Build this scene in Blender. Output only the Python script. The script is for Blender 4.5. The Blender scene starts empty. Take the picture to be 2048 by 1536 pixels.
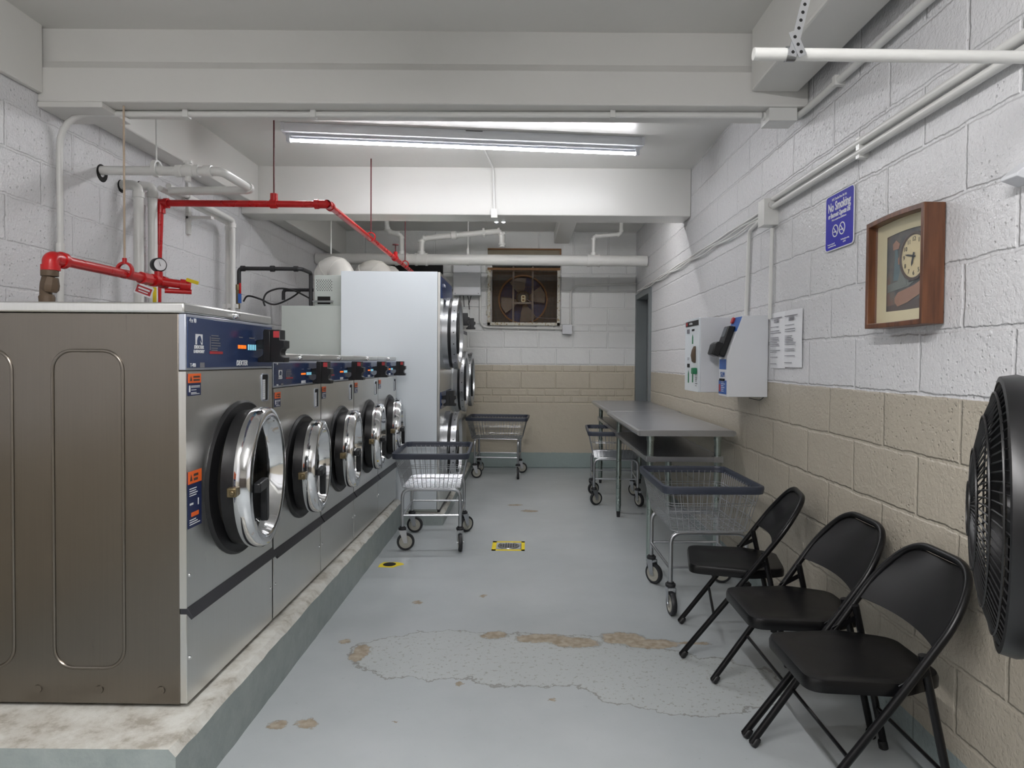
import bpy, bmesh, math, random
from mathutils import Vector, Matrix
R = math.radians
random.seed(7)
sc = bpy.context.scene
col = sc.collection
V = Vector

# ------------------------------------------------------------------ camera, world, exposure
H = 1.27
F = 1330.0
PX, PY = 1052.0, 750.0
PITCH, ROLL = -R(1.2), R(0.4)
cd = bpy.data.cameras.new('camera')
cam = bpy.data.objects.new('camera', cd)
col.objects.link(cam)
cd.sensor_fit = 'HORIZONTAL'
cd.sensor_width = 36.0
cd.lens = F / 2048 * 36.0
cd.shift_x = -(PX - 1024) / 2048
cd.shift_y = (PY - 768) / 2048
cd.clip_start = 0.05
cam.matrix_world = Matrix.Translation((0, 0, H)) @ Matrix.Rotation(R(90) + PITCH, 4, 'X') @ Matrix.Rotation(ROLL, 4, 'Z')
sc.camera = cam
w = bpy.data.worlds.new('world')
sc.world = w
w.use_nodes = True
w.node_tree.nodes['Background'].inputs[0].default_value = (0.6, 0.65, 0.7, 1)
w.node_tree.nodes['Background'].inputs[1].default_value = 0.05
sc.view_settings.view_transform = 'Standard'
sc.view_settings.look = 'None'
sc.view_settings.gamma = 1
sc.view_settings.exposure = 1.1
TUBE_POWER = 42.0
REAR_FILL_POWER = 200.0
FAR_FILL_POWER = 38.0


def ray(px, py):
    u, v = px - PX, py - PY
    c, s = math.cos(ROLL), math.sin(ROLL)
    u2, v2 = u * c + v * s, -u * s + v * c
    x, z = u2 / F, -v2 / F
    cp, sp = math.cos(PITCH), math.sin(PITCH)
    yy, zz = cp - z * sp, sp + z * cp
    return x / yy, zz / yy


def at(px, py, y):
    a, b = ray(px, py)
    return V((a * y, y, H + b * y))


def at_x(px, py, x):
    a, b = ray(px, py)
    return at(px, py, x / a)


def at_z(px, py, z):
    a, b = ray(px, py)
    return at(px, py, (z - H) / b)


# ------------------------------------------------------------------ materials
def lin(c):
    def f(v):
        v /= 255.0
        return v / 12.92 if v <= 0.04045 else ((v + 0.055) / 1.055) ** 2.4
    return (f(c[0]), f(c[1]), f(c[2]), 1)


class NT:
    def __init__(s, name):
        s.m = bpy.data.materials.new(name)
        s.m.use_nodes = True
        s.t = s.m.node_tree
        s.b = s.t.nodes['Principled BSDF']

    def n(s, typ, **kw):
        nd = s.t.nodes.new(typ)
        for k, v in kw.items():
            if k == 'ins':
                for a, b in v.items():
                    s.put(nd.inputs[a], b)
            else:
                setattr(nd, k, v)
        return nd

    def put(s, sock, val):
        if isinstance(val, bpy.types.NodeSocket):
            s.t.links.new(val, sock)
        elif isinstance(val, bpy.types.Node):
            s.t.links.new(val.outputs[0], sock)
        else:
            sock.default_value = val

    def math(s, op, a, b=0.0, c=0.0, clamp=False):
        nd = s.n('ShaderNodeMath', operation=op, use_clamp=clamp)
        s.put(nd.inputs[0], a)
        s.put(nd.inputs[1], b)
        s.put(nd.inputs[2], c)
        return nd.outputs[0]

    def vmath(s, op, a, b=(0, 0, 0)):
        nd = s.n('ShaderNodeVectorMath', operation=op)
        s.put(nd.inputs[0], a)
        s.put(nd.inputs[1], b)
        return nd.outputs['Value'] if op == 'LENGTH' else nd.outputs[0]

    def noise(s, vec, scale, detail=3.0, rough=0.5, colour=False):
        nd = s.n('ShaderNodeTexNoise', ins={'Scale': scale, 'Detail': detail, 'Roughness': rough})
        if vec is not None:
            s.put(nd.inputs['Vector'], vec)
        return nd.outputs[1] if colour else nd.outputs[0]

    def ramp(s, f, stops):
        nd = s.n('ShaderNodeValToRGB')
        e = nd.color_ramp.elements
        while len(e) < len(stops):
            e.new(0.5)
        for i, (p, c) in enumerate(stops):
            e[i].position = p
            e[i].color = c if len(c) == 4 else (*c, 1)
        s.put(nd.inputs[0], f)
        return nd.outputs[0]

    def mix(s, f, a, b):
        nd = s.n('ShaderNodeMix', data_type='RGBA')
        s.put(nd.inputs[0], f)
        s.put(nd.inputs[6], a)
        s.put(nd.inputs[7], b)
        return nd.outputs[2]

    def bump(s, h, strength=0.5, dist=0.01):
        nd = s.n('ShaderNodeBump', ins={'Strength': strength, 'Distance': dist, 'Height': h})
        s.t.links.new(nd.outputs[0], s.b.inputs['Normal'])

    def pos(s):
        return s.n('ShaderNodeNewGeometry').outputs['Position']

    def obj(s):
        return s.n('ShaderNodeTexCoord').outputs['Object']

    def out(s, colour=None, rough=None, metal=None):
        if colour is not None:
            s.put(s.b.inputs['Base Color'], colour)
        if rough is not None:
            s.put(s.b.inputs['Roughness'], rough)
        if metal is not None:
            s.put(s.b.inputs['Metallic'], metal)
        return s.m


def simple(name, rgb, rough=0.5, metal=0.0, var=0.06, vscale=9.0, bump=0.0, bscale=60.0, bdist=0.001, coat=0.0, rvar=0.06):
    n = NT(name)
    o = n.obj()
    c = lin(rgb)
    f = n.noise(o, vscale, 4)
    a = tuple(max(0, x * (1 - var)) for x in c[:3]) + (1,)
    b = tuple(min(1, x * (1 + var)) for x in c[:3]) + (1,)
    n.out(n.mix(f, a, b), n.math('ADD', rough - rvar / 2, n.math('MULTIPLY', f, rvar)), metal)
    if coat:
        n.b.inputs['Coat Weight'].default_value = coat
    if bump:
        n.bump(n.noise(o, bscale, 3), bump, bdist)
    return n.m


def emit(name, rgb, strength):
    n = NT(name)
    c = lin(rgb)
    n.put(n.b.inputs['Emission Color'], c)
    n.put(n.b.inputs['Emission Strength'], strength)
    return n.out(c, 0.5)


def brushed(name, rgb, rough=0.3, axis=2, amount=0.06):
    n = NT(name)
    o = n.obj()
    sc_ = [220, 220, 220]
    sc_[axis] = 3
    st = n.noise(n.vmath('MULTIPLY', o, tuple(sc_)), 1.0, 3, 0.6)
    big = n.noise(o, 3.5, 3)
    c = lin(rgb)
    a = tuple(x * (1 - amount) for x in c[:3]) + (1,)
    b = tuple(min(1, x * (1 + amount)) for x in c[:3]) + (1,)
    n.out(n.mix(st, a, b), n.math('ADD', rough - 0.08, n.math('MULTIPLY', n.math('ADD', st, big), 0.08)), 1.0)
    n.bump(n.math('ADD', n.math('MULTIPLY', st, 0.12), big), 0.09, 0.01)
    return n.m


M = {}
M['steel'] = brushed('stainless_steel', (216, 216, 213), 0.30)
M['steel_shaded'] = brushed('stainless_shaded_side', (124, 118, 110), 0.30)  # same stainless, darkened in colour for the dim room it reflects
M['chrome'] = simple('polished_chrome', (225, 226, 228), 0.09, 1.0, 0.02)
M['chrome_soft'] = simple('zinc_plated_wire', (188, 190, 194), 0.30, 1.0, 0.06, 30)
M['galv'] = simple('galvanised_steel_leg', (170, 182, 178), 0.28, 1.0, 0.08, 20)
M['table'] = brushed('stainless_table', (190, 192, 196), 0.33, 0)
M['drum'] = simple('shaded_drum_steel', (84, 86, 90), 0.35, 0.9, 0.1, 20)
M['rubber'] = simple('black_rubber', (22, 22, 24), 0.45, 0, 0.2, 30)
M['tyre'] = simple('dark_tyre', (34, 35, 38), 0.5, 0, 0.2, 30)
M['hub'] = simple('grey_wheel_hub', (168, 166, 156), 0.4)
M['black_gloss'] = simple('black_enamel', (9, 9, 11), 0.33, 0, 0.10, 14)
M['black_gloss'].node_tree.nodes['Principled BSDF'].inputs['Specular IOR Level'].default_value = 0.32
M['black_plastic'] = simple('black_plastic', (16, 17, 20), 0.38, 0, 0.15, 30)
M['fan_black'] = simple('fan_black_plastic', (12, 12, 14), 0.38, 0, 0.15, 30)
M['rim'] = simple('slate_blue_bumper', (56, 61, 74), 0.42, 0, 0.10, 20, 0.1, 90, 0.001)
M['panel_blue'] = simple('navy_control_panel', (46, 62, 100), 0.14, 0, 0.04, 6)
M['navy'] = simple('navy_label', (34, 44, 84), 0.35)
M['orange'] = simple('orange_label', (240, 105, 38), 0.4)
M['white_ink'] = simple('white_ink', (222, 224, 228), 0.5)
M['grey_ink'] = simple('grey_ink', (120, 120, 126), 0.6)
M['silver_trim'] = simple('silver_trim', (182, 188, 200), 0.3, 0.6)
M['brass'] = simple('dull_brass', (120, 108, 82), 0.4, 0.8)
M['lip'] = simple('charcoal_lip', (40, 41, 46), 0.35, 0, 0.1)
M['glass'] = None
M['white_enamel'] = simple('white_enamel', (222, 229, 234), 0.20, 0, 0.01, 3)
M['white_box'] = simple('white_metal_box', (214, 216, 220), 0.35, 0, 0.02, 5)
M['grey_enamel'] = simple('pale_grey_enamel', (188, 195, 190), 0.35, 0, 0.03, 4)
M['duct'] = simple('white_painted_duct', (216, 214, 208), 0.4, 0, 0.04, 9, 0.1, 30, 0.003)
M['pipe_white'] = simple('white_painted_pipe', (218, 218, 215), 0.30, 0, 0.03, 12, 0.25, 70, 0.0015)
M['pipe_red'] = simple('red_painted_pipe', (188, 22, 26), 0.28, 0, 0.12, 12, 0.15, 80, 0.001)
M['rod_red'] = simple('dark_red_rod', (92, 26, 32), 0.45)
M['pipe_black'] = simple('black_iron_pipe', (58, 58, 60), 0.5, 0.5, 0.2, 30)
M['pipe_brown'] = simple('rusty_brown_pipe', (92, 76, 60), 0.6, 0.2, 0.25, 25, 0.3, 60, 0.002)
M['rod_tan'] = simple('aged_rod', (178, 160, 140), 0.5, 0.1, 0.15, 20)
M['paint_soft'] = simple('white_ceiling_paint', (214, 213, 209), 0.34, 0, 0.03, 3, 0.35, 26, 0.002)
M['yellow'] = simple('yellow_tape', (232, 208, 40), 0.5, 0, 0.1)
M['dark'] = simple('dark_cavity', (14, 13, 12), 0.8)
M['red_label'] = simple('red_label', (170, 48, 54), 0.5)
M['green'] = simple('green_print', (30, 120, 80), 0.5)
M['blue_print'] = simple('blue_print', (50, 96, 170), 0.45)
M['sign_blue'] = simple('sign_blue', (16, 10, 165), 0.6, 0, 0.02)
M['paper'] = simple('white_paper', (226, 227, 230), 0.7, 0, 0.02)
M['door_grey'] = simple('grey_door_paint', (112, 118, 120), 0.45, 0, 0.05)
M['cream'] = simple('cream_mat_board', (216, 206, 168), 0.7, 0, 0.02)
M['screen'] = simple('dark_screen', (60, 66, 72), 0.15)
M['dial'] = simple('cream_dial', (222, 206, 160), 0.4, 0, 0.04)
M['tube'] = emit('led_tube', (250, 250, 253), TUBE_POWER)
M['fill_rear'] = emit('fill_tube_rear', (252, 250, 250), REAR_FILL_POWER)
M['fill_far'] = emit('fill_tube_far', (252, 250, 250), FAR_FILL_POWER)
M['bulb'] = emit('bulb_glow', (240, 248, 255), 6.0)
M['display'] = emit('orange_display', (255, 120, 30), 0.35)
M['display_white'] = emit('pale_display', (130, 195, 215), 0.3)
M['wood_dark'] = simple('picture_dark_wood', (74, 58, 50), 0.5, 0, 0.3, 20)
M['rust'] = simple('rusted_angle', (132, 96, 62), 0.7, 0.1, 0.3, 40, 0.4, 80, 0.002)
M['blade'] = simple('fan_blade_grey', (128, 122, 114), 0.5, 0.4, 0.2)
M['housing'] = simple('fan_housing_dark', (58, 62, 60), 0.6, 0.2, 0.3, 14)


def glass(name, tint, rough=0.03, alpha=0.25):
    n = NT(name)
    n.b.inputs['Transmission Weight'].default_value = 0.0
    n.b.inputs['Alpha'].default_value = alpha
    n.b.inputs['Specular IOR Level'].default_value = 0.35
    return n.out(lin(tint), rough)


M['glass'] = glass('door_glass', (10, 12, 14), 0.04, 0.62)
M['clear'] = glass('clear_glass', (200, 205, 210), 0.02, 0.07)
M['dryer_glass'] = simple('dryer_door_glass', (150, 144, 126), 0.12, 0.3, 0.1)


def wood():
    n = NT('walnut_frame_wood')
    o = n.obj()
    st = n.noise(n.vmath('MULTIPLY', o, (40, 40, 3)), 1.0, 4, 0.6)
    n.bump(st, 0.1, 0.001)
    return n.out(n.ramp(st, [(0.3, lin((74, 44, 30))), (0.7, lin((122, 78, 52)))]), 0.35)


M['wood'] = wood()


def speckled_rust():
    n = NT('peeling_frame_paint')
    o = n.obj()
    f = n.noise(o, 55, 4, 0.7)
    n.bump(f, 0.5, 0.003)
    return n.out(n.ramp(f, [(0.34, lin((120, 92, 62))), (0.40, lin((176, 160, 120))), (0.46, lin((206, 204, 194)))]), 0.6)


M['peel'] = speckled_rust()


def block_wall(name, axis, bw, rh, uoff, voff, paint_z, base_z, upper=(220, 220, 222), lower=(186, 178, 163), mort=1.0, groove=0.0095):
    """painted concrete block: mortar joints and pits as bump, two paint colours"""
    n = NT(name)
    p = n.pos()
    warp = n.noise(p, 9, 4, 0.6, True)
    warp2 = n.noise(p, 60, 2, 0.5, True)
    pw = n.vmath('ADD', p, n.vmath('MULTIPLY', n.vmath('SUBTRACT', warp, (0.5, 0.5, 0.5)), (0.02, 0.02, 0.022)))
    pw = n.vmath('ADD', pw, n.vmath('MULTIPLY', n.vmath('SUBTRACT', warp2, (0.5, 0.5, 0.5)), (0.004, 0.004, 0.005)))
    sep = n.n('ShaderNodeSeparateXYZ', ins={0: pw})
    u = n.math('ADD', sep.outputs[axis], uoff)
    v = n.math('ADD', sep.outputs[2], voff)
    cmb = n.n('ShaderNodeCombineXYZ', ins={0: u, 1: v})
    br = n.n('ShaderNodeTexBrick', offset=0.5, ins={'Vector': cmb, 'Scale': 1.0, 'Mortar Size': groove, 'Mortar Smooth': 0.7,
                                                    'Brick Width': bw, 'Row Height': rh, 'Bias': 0.0,
                                                    'Color1': (0.35, 0.35, 0.35, 1), 'Color2': (0.65, 0.65, 0.65, 1)})
    mortar = br.outputs['Fac']
    # pits: sparse small cells, more of them on some blocks
    vor = n.n('ShaderNodeTexVoronoi', ins={'Vector': p, 'Scale': 48.0, 'Randomness': 1.0})
    pit = n.math('SUBTRACT', 1.0, n.math('MULTIPLY', vor.outputs['Distance'], 4.2), clamp=True)
    patch = n.math('MULTIPLY', n.math('SUBTRACT', n.noise(p, 2.6, 2), 0.48), 7.0, clamp=True)
    sel = n.n('ShaderNodeSeparateColor', ins={0: vor.outputs['Color']})
    pit = n.math('MULTIPLY', pit, n.math('LESS_THAN', sel.outputs[0], n.math('ADD', 0.12, n.math('MULTIPLY', patch, 0.5))))
    fine = n.noise(p, 85, 3, 0.55)
    mid = n.noise(p, 22, 3, 0.5)
    h = n.math('MULTIPLY', mortar, -0.95 * mort)
    h = n.math('ADD', h, n.math('MULTIPLY', pit, -0.75))
    h = n.math('ADD', h, n.math('MULTIPLY', fine, 0.85))
    h = n.math('ADD', h, n.math('MULTIPLY', mid, 0.55))
    n.bump(h, 0.8, 0.0065)
    sep0 = n.n('ShaderNodeSeparateXYZ', ins={0: p})
    z = n.math('ADD', sep0.outputs[2], n.math('MULTIPLY', n.math('SUBTRACT', n.noise(p, 14, 3), 0.5), 0.012))
    f1 = n.math('LESS_THAN', z, paint_z)
    tone = n.noise(p, 1.7, 3)
    up = n.mix(tone, tuple(x * 0.95 for x in lin(upper)[:3]) + (1,), lin(upper))
    lo = n.mix(tone, tuple(x * 0.92 for x in lin(lower)[:3]) + (1,), lin(lower))
    c = n.mix(f1, up, lo)
    c = n.mix(n.math('LESS_THAN', z, base_z), c, lin((150, 162, 162)))
    chip = n.math('MULTIPLY', n.math('GREATER_THAN', n.noise(p, 31, 2), 0.77), 0.5)
    c = n.mix(chip, c, lin((120, 110, 98)))
    return n.out(c, n.math('ADD', 0.17, n.math('MULTIPLY', fine, 0.14)))


M['wall_right'] = block_wall('painted_block_right', 1, 0.43, 0.203, -2.20 + 0.43 * 10, -1.17 + 0.203 * 11, 1.166, 0.09)
M['wall_left'] = block_wall('painted_block_left', 1, 0.43, 0.203, 0.1, 0.05, 0.9, 0.05, mort=0.7)


def front_mat():
    n = NT('rear_wall_reflect_tones')
    sep = n.n('ShaderNodeSeparateXYZ', ins={0: n.pos()})
    return n.out(n.mix(n.math('LESS_THAN', sep.outputs[2], 1.45), lin((190, 186, 178)), lin((84, 74, 66))), 0.6)  # dark lower band added for the near washer's side to reflect


M['wall_front'] = front_mat()


def back_mat():
    n = NT('painted_block_back')
    p = n.pos()
    sep = n.n('ShaderNodeSeparateXYZ', ins={0: p})
    z = n.math('ADD', sep.outputs[2], n.math('MULTIPLY', n.math('SUBTRACT', n.noise(p, 10, 3), 0.5), 0.02))
    fine = n.noise(p, 70, 3)
    mid = n.noise(p, 14, 3)
    n.bump(n.math('ADD', n.math('MULTIPLY', fine, 0.4), mid), 0.7, 0.006)
    c = n.mix(n.math('LESS_THAN', sep.outputs[2], 1.222), lin((220, 221, 220)), lin((190, 182, 165)))
    c = n.mix(n.math('LESS_THAN', z, 0.185), c, lin((150, 164, 162)))
    return n.out(c, 0.34)


M['wall_back'] = back_mat()


def floor_mat():
    n = NT('worn_painted_floor')
    p = n.pos()
    flat = n.vmath('MULTIPLY', p, (1, 1, 0))
    w1 = n.vmath('MULTIPLY', n.vmath('SUBTRACT', n.noise(flat, 6, 6, 0.65, True), (0.5, 0.5, 0.5)), (0.22, 0.22, 0))
    w2 = n.vmath('MULTIPLY', n.vmath('SUBTRACT', n.noise(flat, 19, 7, 0.75, True), (0.5, 0.5, 0.5)), (0.13, 0.09, 0))
    pa = n.vmath('ADD', flat, w1)
    pb = n.vmath('ADD', flat, w2)
    base = n.ramp(n.noise(flat, 1.3, 5, 0.6), [(0.3, lin((162, 168, 170))), (0.7, lin((177, 182, 184)))])
    scuff = n.noise(n.vmath('MULTIPLY', flat, (1, 1, 1)), 34, 5, 0.75)
    base = n.mix(n.math('MULTIPLY', n.math('GREATER_THAN', scuff, 0.66), 0.35), base, lin((132, 136, 132)))

    def ell(cx, cy, rx, ry, src):
        d = n.vmath('SUBTRACT', src, (cx, cy, 0))
        return n.vmath('LENGTH', n.vmath('MULTIPLY', d, (1 / rx, 1 / ry, 0)))

    # the big worn, recoated strip across the foreground
    worn = None
    for cx, cy, rx, ry in ((-0.35, 2.86, 0.40, 0.24), (0.15, 2.82, 0.55, 0.26), (0.62, 2.62, 0.42, 0.25)):
        e = ell(cx, cy, rx, ry, pa)
        worn = e if worn is None else n.math('MINIMUM', worn, e)
    inside = n.math('LESS_THAN', worn, 1.0)
    edge = n.math('LESS_THAN', n.math('ABSOLUTE', n.math('SUBTRACT', worn, 1.0)), 0.016)
    speck = n.math('GREATER_THAN', n.noise(flat, 55, 4, 0.65), 0.60)
    c = n.mix(n.math('MULTIPLY', inside, 0.30), base, lin((182, 186, 182)))
    c = n.mix(n.math('MULTIPLY', n.math('MULTIPLY', inside, speck), 0.7), c, lin((136, 134, 126)))
    c = n.mix(n.math('MULTIPLY', edge, 0.65), c, lin((112, 108, 100)))
    # bare concrete where the paint has gone
    bare = None
    spots = [(720, 1305, 16, 16), (990, 1270, 24, 6), (1085, 1277, 48, 8), (1150, 1285, 42, 9), (1245, 1277, 38, 11), (1300, 1287, 50, 8),
             (835, 1205, 8, 3), (966, 1192, 7, 3), (552, 1449, 17, 8), (612, 1448, 16, 9), (1060, 1022, 14, 2), (1030, 1010, 12, 1.5),
             (920, 1368, 8, 4), (690, 1283, 10, 4), (1385, 1287, 30, 2.5), (1480, 1060, 8, 2), (1105, 1400, 5, 3), (790, 1445, 4, 2)]
    for x, y, a, b in spots:
        q = at_z(x, y, 0)
        rx = abs(at_z(x + a, y, 0).x - q.x)
        ry = abs(at_z(x, y - b, 0).y - at_z(x, y + b, 0).y) / 2
        e = ell(q.x, q.y, rx * 1.1, ry * 1.1, pb)
        bare = e if bare is None else n.math('MINIMUM', bare, e)
    bm_ = n.math('LESS_THAN', bare, 1.0)
    c = n.mix(bm_, c, n.ramp(n.noise(flat, 30, 4), [(0.35, lin((138, 126, 108))), (0.65, lin((168, 158, 142)))]))
    be = n.math('LESS_THAN', n.math('ABSOLUTE', n.math('SUBTRACT', bare, 1.06)), 0.07)
    c = n.mix(n.math('MULTIPLY', be, 0.5), c, lin((118, 114, 108)))
    h = n.math('ADD', n.math('MULTIPLY', n.noise(flat, 5, 3), 1.2), n.math('MULTIPLY', n.noise(flat, 60, 2), 0.12))
    h = n.math('SUBTRACT', h, n.math('MULTIPLY', bm_, 0.35))
    n.bump(h, 0.35, 0.006)
    rg = n.math('ADD', 0.24, n.math('MULTIPLY', n.noise(flat, 2.2, 4), 0.22))
    return n.out(c, n.math('ADD', rg, n.math('MULTIPLY', bm_, 0.4)))


M['floor'] = floor_mat()


def curb_mat():
    n = NT('painted_curb')
    p = n.pos()
    g = n.n('ShaderNodeNewGeometry')
    sep = n.n('ShaderNodeSeparateXYZ', ins={0: g.outputs['Normal']})
    nz = n.noise(p, 12, 5, 0.7)
    top = n.math('GREATER_THAN', sep.outputs[2], 0.35)
    ctop = n.ramp(n.noise(p, 9, 5, 0.7), [(0.36, lin((160, 155, 144))), (0.46, lin((190, 188, 180))), (0.6, lin((206, 206, 200)))])
    side = n.ramp(nz, [(0.3, lin((140, 150, 148))), (0.7, lin((158, 166, 164)))])
    n.bump(n.noise(p, 30, 4, 0.6), 0.5, 0.006)
    return n.out(n.mix(top, side, ctop), 0.5)


M['curb'] = curb_mat()


# ------------------------------------------------------------------ mesh helpers
class MB:
    def __init__(s):
        s.b = bmesh.new()

    def quad(s, pts):
        return s.b.faces.new([s.b.verts.new(p) for p in pts])

    def box(s, a, b):
        x0, y0, z0 = (min(a[i], b[i]) for i in range(3))
        x1, y1, z1 = (max(a[i], b[i]) for i in range(3))
        v = [s.b.verts.new(p) for p in ((x0, y0, z0), (x1, y0, z0), (x1, y1, z0), (x0, y1, z0), (x0, y0, z1), (x1, y0, z1), (x1, y1, z1), (x0, y1, z1))]
        for f in ((0, 3, 2, 1), (4, 5, 6, 7), (0, 1, 5, 4), (1, 2, 6, 5), (2, 3, 7, 6), (3, 0, 4, 7)):
            s.b.faces.new([v[i] for i in f])
        return s

    def rings(s, rings, closed=False, cap=True, loop=True):
        rv = [[s.b.verts.new(p) for p in r] for r in rings]
        n = len(rv[0])
        pairs = list(zip(rv, rv[1:])) + ([(rv[-1], rv[0])] if closed else [])
        for a, b in pairs:
            for i in range(n if loop else n - 1):
                j = (i + 1) % n
                s.b.faces.new((a[i], a[j], b[j], b[i]))
        if cap and not closed:
            s.b.faces.new(list(reversed(rv[0])))
            s.b.faces.new(rv[-1])
        return s

    def tube(s, pts, r, seg=10, closed=False, cap=True):
        pts = [V(p) for p in pts]
        n = len(pts)
        rad = r if isinstance(r, (list, tuple)) else [r] * n
        rings = []
        up = None
        for i, p in enumerate(pts):
            if closed:
                t = (pts[(i + 1) % n] - pts[i - 1])
            elif i == 0:
                t = pts[1] - pts[0]
            elif i == n - 1:
                t = pts[-1] - pts[-2]
            else:
                t = (pts[i + 1] - p).normalized() + (p - pts[i - 1]).normalized()
            t.normalize()
            if up is None:
                up = V((0, 0, 1)) if abs(t.z) < 0.9 else V((1, 0, 0))
            a = t.cross(up)
            if a.length < 1e-6:
                a = t.orthogonal()
            a.normalize()
            b = a.cross(t).normalized()
            up = b
            rings.append([p + (a * math.cos(2 * math.pi * k / seg) + b * math.sin(2 * math.pi * k / seg)) * rad[i] for k in range(seg)])
        s.rings(rings, closed, cap)
        return s

    def cyl(s, a, b, r, seg=20, r2=None):
        return s.tube([a, b], [r, r if r2 is None else r2], seg)

    def lathe(s, origin, axis, prof, seg=40, cap=False):
        """prof: list of (radius, offset along axis)"""
        o, ax = V(origin), V(axis).normalized()
        a = ax.orthogonal().normalized()
        if abs(ax.z) < 0.9:
            a = V((0, 0, 1)).cross(ax).normalized()
        b = ax.cross(a)
        rings = [[o + ax * h + (a * math.cos(2 * math.pi * k / seg) + b * math.sin(2 * math.pi * k / seg)) * max(r, 1e-5) for k in range(seg)] for r, h in prof]
        s.rings(rings, False, cap)
        return s

    def prism(s, pts, d):
        """extrude a planar polygon by vector d"""
        pts = [V(p) for p in pts]
        d = V(d)
        a = [s.b.verts.new(p) for p in pts]
        b = [s.b.verts.new(p + d) for p in pts]
        n = len(pts)
        s.b.faces.new(list(reversed(a)))
        s.b.faces.new(b)
        for i in range(n):
            j = (i + 1) % n
            s.b.faces.new((a[i], a[j], b[j], b[i]))
        return s

    def build(s, name, m, parent=None, origin=None, bevel=0, smooth=True, seg=2, mats=None):
        bm = s.b
        bmesh.ops.recalc_face_normals(bm, faces=bm.faces[:])
        if origin is not None:
            bmesh.ops.translate(bm, verts=bm.verts[:], vec=-V(origin))
        me = bpy.data.meshes.new(name)
        bm.to_mesh(me)
        bm.free()
        me.materials.append(m)
        if smooth:
            me.shade_smooth()
            me.set_sharp_from_angle(angle=R(38))
        o = bpy.data.objects.new(name, me)
        col.objects.link(o)
        if parent is not None:
            o.parent = parent
        elif origin is not None:
            o.location = origin
        if bevel:
            md = o.modifiers.new('bevel', 'BEVEL')
            md.width = bevel
            md.segments = seg
            md.limit_method = 'ANGLE'
            md.angle_limit = R(40)
        return o


def thing(name, label, cat, loc=(0, 0, 0), rz=0, group=None):
    o = bpy.data.objects.new(name, None)
    col.objects.link(o)
    o.empty_display_size = 0.1
    o.location = loc
    o.rotation_euler = (0, 0, rz)
    return tag(o, label, cat, group)


def tag(o, label, cat, group=None):
    o['label'] = label
    o['category'] = cat
    if group:
        o['group'] = group
    return o


def struct(o):
    o['kind'] = 'structure'
    return o


def lab(o, label):
    o['label'] = label
    return o


def copy_tree(o, parent=None):
    c = o.copy()
    col.objects.link(c)
    if parent is not None:
        c.parent = parent
    for ch in list(o.children):
        copy_tree(ch, c)
    return c


def fillet(pts, r, n=6):
    pts = [V(p) for p in pts]
    out = [pts[0]]
    for i in range(1, len(pts) - 1):
        a, p, b = pts[i - 1], pts[i], pts[i + 1]
        d1, d2 = (a - p), (b - p)
        rr = min(r, d1.length * 0.49, d2.length * 0.49)
        s_, e_ = p + d1.normalized() * rr, p + d2.normalized() * rr
        for k in range(n + 1):
            t = k / n
            out.append(s_.lerp(p, t).lerp(p.lerp(e_, t), t))
    out.append(pts[-1])
    return out


def rrect(w_, h_, r, n=5):
    out = []
    for cx, cy, a0 in ((w_ / 2 - r, h_ / 2 - r, 0), (-w_ / 2 + r, h_ / 2 - r, 90), (-w_ / 2 + r, -h_ / 2 + r, 180), (w_ / 2 - r, -h_ / 2 + r, 270)):
        for k in range(n + 1):
            a = R(a0 + 90 * k / n)
            out.append((cx + r * math.cos(a), cy + r * math.sin(a)))
    return out


def plate(mb, c, right, up, w_, h_, t, r=0.0):
    """a thin slab centred at c whose face looks along right x up"""
    c, right, up = V(c), V(right).normalized(), V(up).normalized()
    nrm = right.cross(up)
    pts = rrect(w_, h_, r) if r else [(-w_ / 2, -h_ / 2), (w_ / 2, -h_ / 2), (w_ / 2, h_ / 2), (-w_ / 2, h_ / 2)]
    mb.prism([c + right * x + up * y for x, y in pts], nrm * t)
    return mb


def text(s_, size, c, right, up, m, parent, name='lettering', sx=1.0, shear=0.0, bold=0.0, t=0.0006, align='CENTER'):
    cu = bpy.data.curves.new(name, 'FONT')
    cu.body = s_
    cu.size = size
    cu.align_x = align
    cu.align_y = 'CENTER'
    cu.shear = shear
    cu.offset = bold
    cu.extrude = t
    cu.resolution_u = 3
    ob = bpy.data.objects.new('tmp', cu)
    col.objects.link(ob)
    me = bpy.data.meshes.new_from_object(ob)
    bpy.data.objects.remove(ob)
    bpy.data.curves.remove(cu)
    right, up = V(right).normalized(), V(up).normalized()
    nrm = right.cross(up)
    mt = Matrix((right, up, nrm)).transposed().to_4x4()
    mt.translation = V(c)
    me.transform(mt @ Matrix.Diagonal((sx, 1, 1, 1)))
    me.materials.clear()
    me.materials.append(m)
    me.name = name
    o = bpy.data.objects.new(name, me)
    col.objects.link(o)
    o.parent = parent
    return o


X, Y, Z = V((1, 0, 0)), V((0, 1, 0)), V((0, 0, 1))

# ------------------------------------------------------------------ room shell
XL, XR, YB, YF, ZC = -2.27, 1.30, 7.88, -3.4, 2.80
mb = MB()
mb.box((XL - 0.2, YF - 0.2, -0.1), (XR + 0.2, YB + 0.4, 0))
struct(mb.build('floor', M['floor']))
mb = MB()
mb.box((XL - 0.2, YF - 0.2, ZC), (XR + 0.2, YB + 0.4, ZC + 0.12))
struct(mb.build('ceiling', M['paint_soft']))
DY0, DY1, DZ = 6.98, 7.74, 2.0
mb = MB()
mb.box((XR, YF - 0.2, 0), (XR + 0.2, DY0, ZC))
mb.box((XR, DY1, 0), (XR + 0.2, YB + 0.4, ZC))
mb.box((XR, DY0, DZ), (XR + 0.2, DY1, ZC))
struct(mb.build('wall_right', M['wall_right'], smooth=False))
mb = MB()
mb.box((XL - 0.2, YF - 0.2, 0), (XL, YB + 0.4, ZC))
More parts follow.
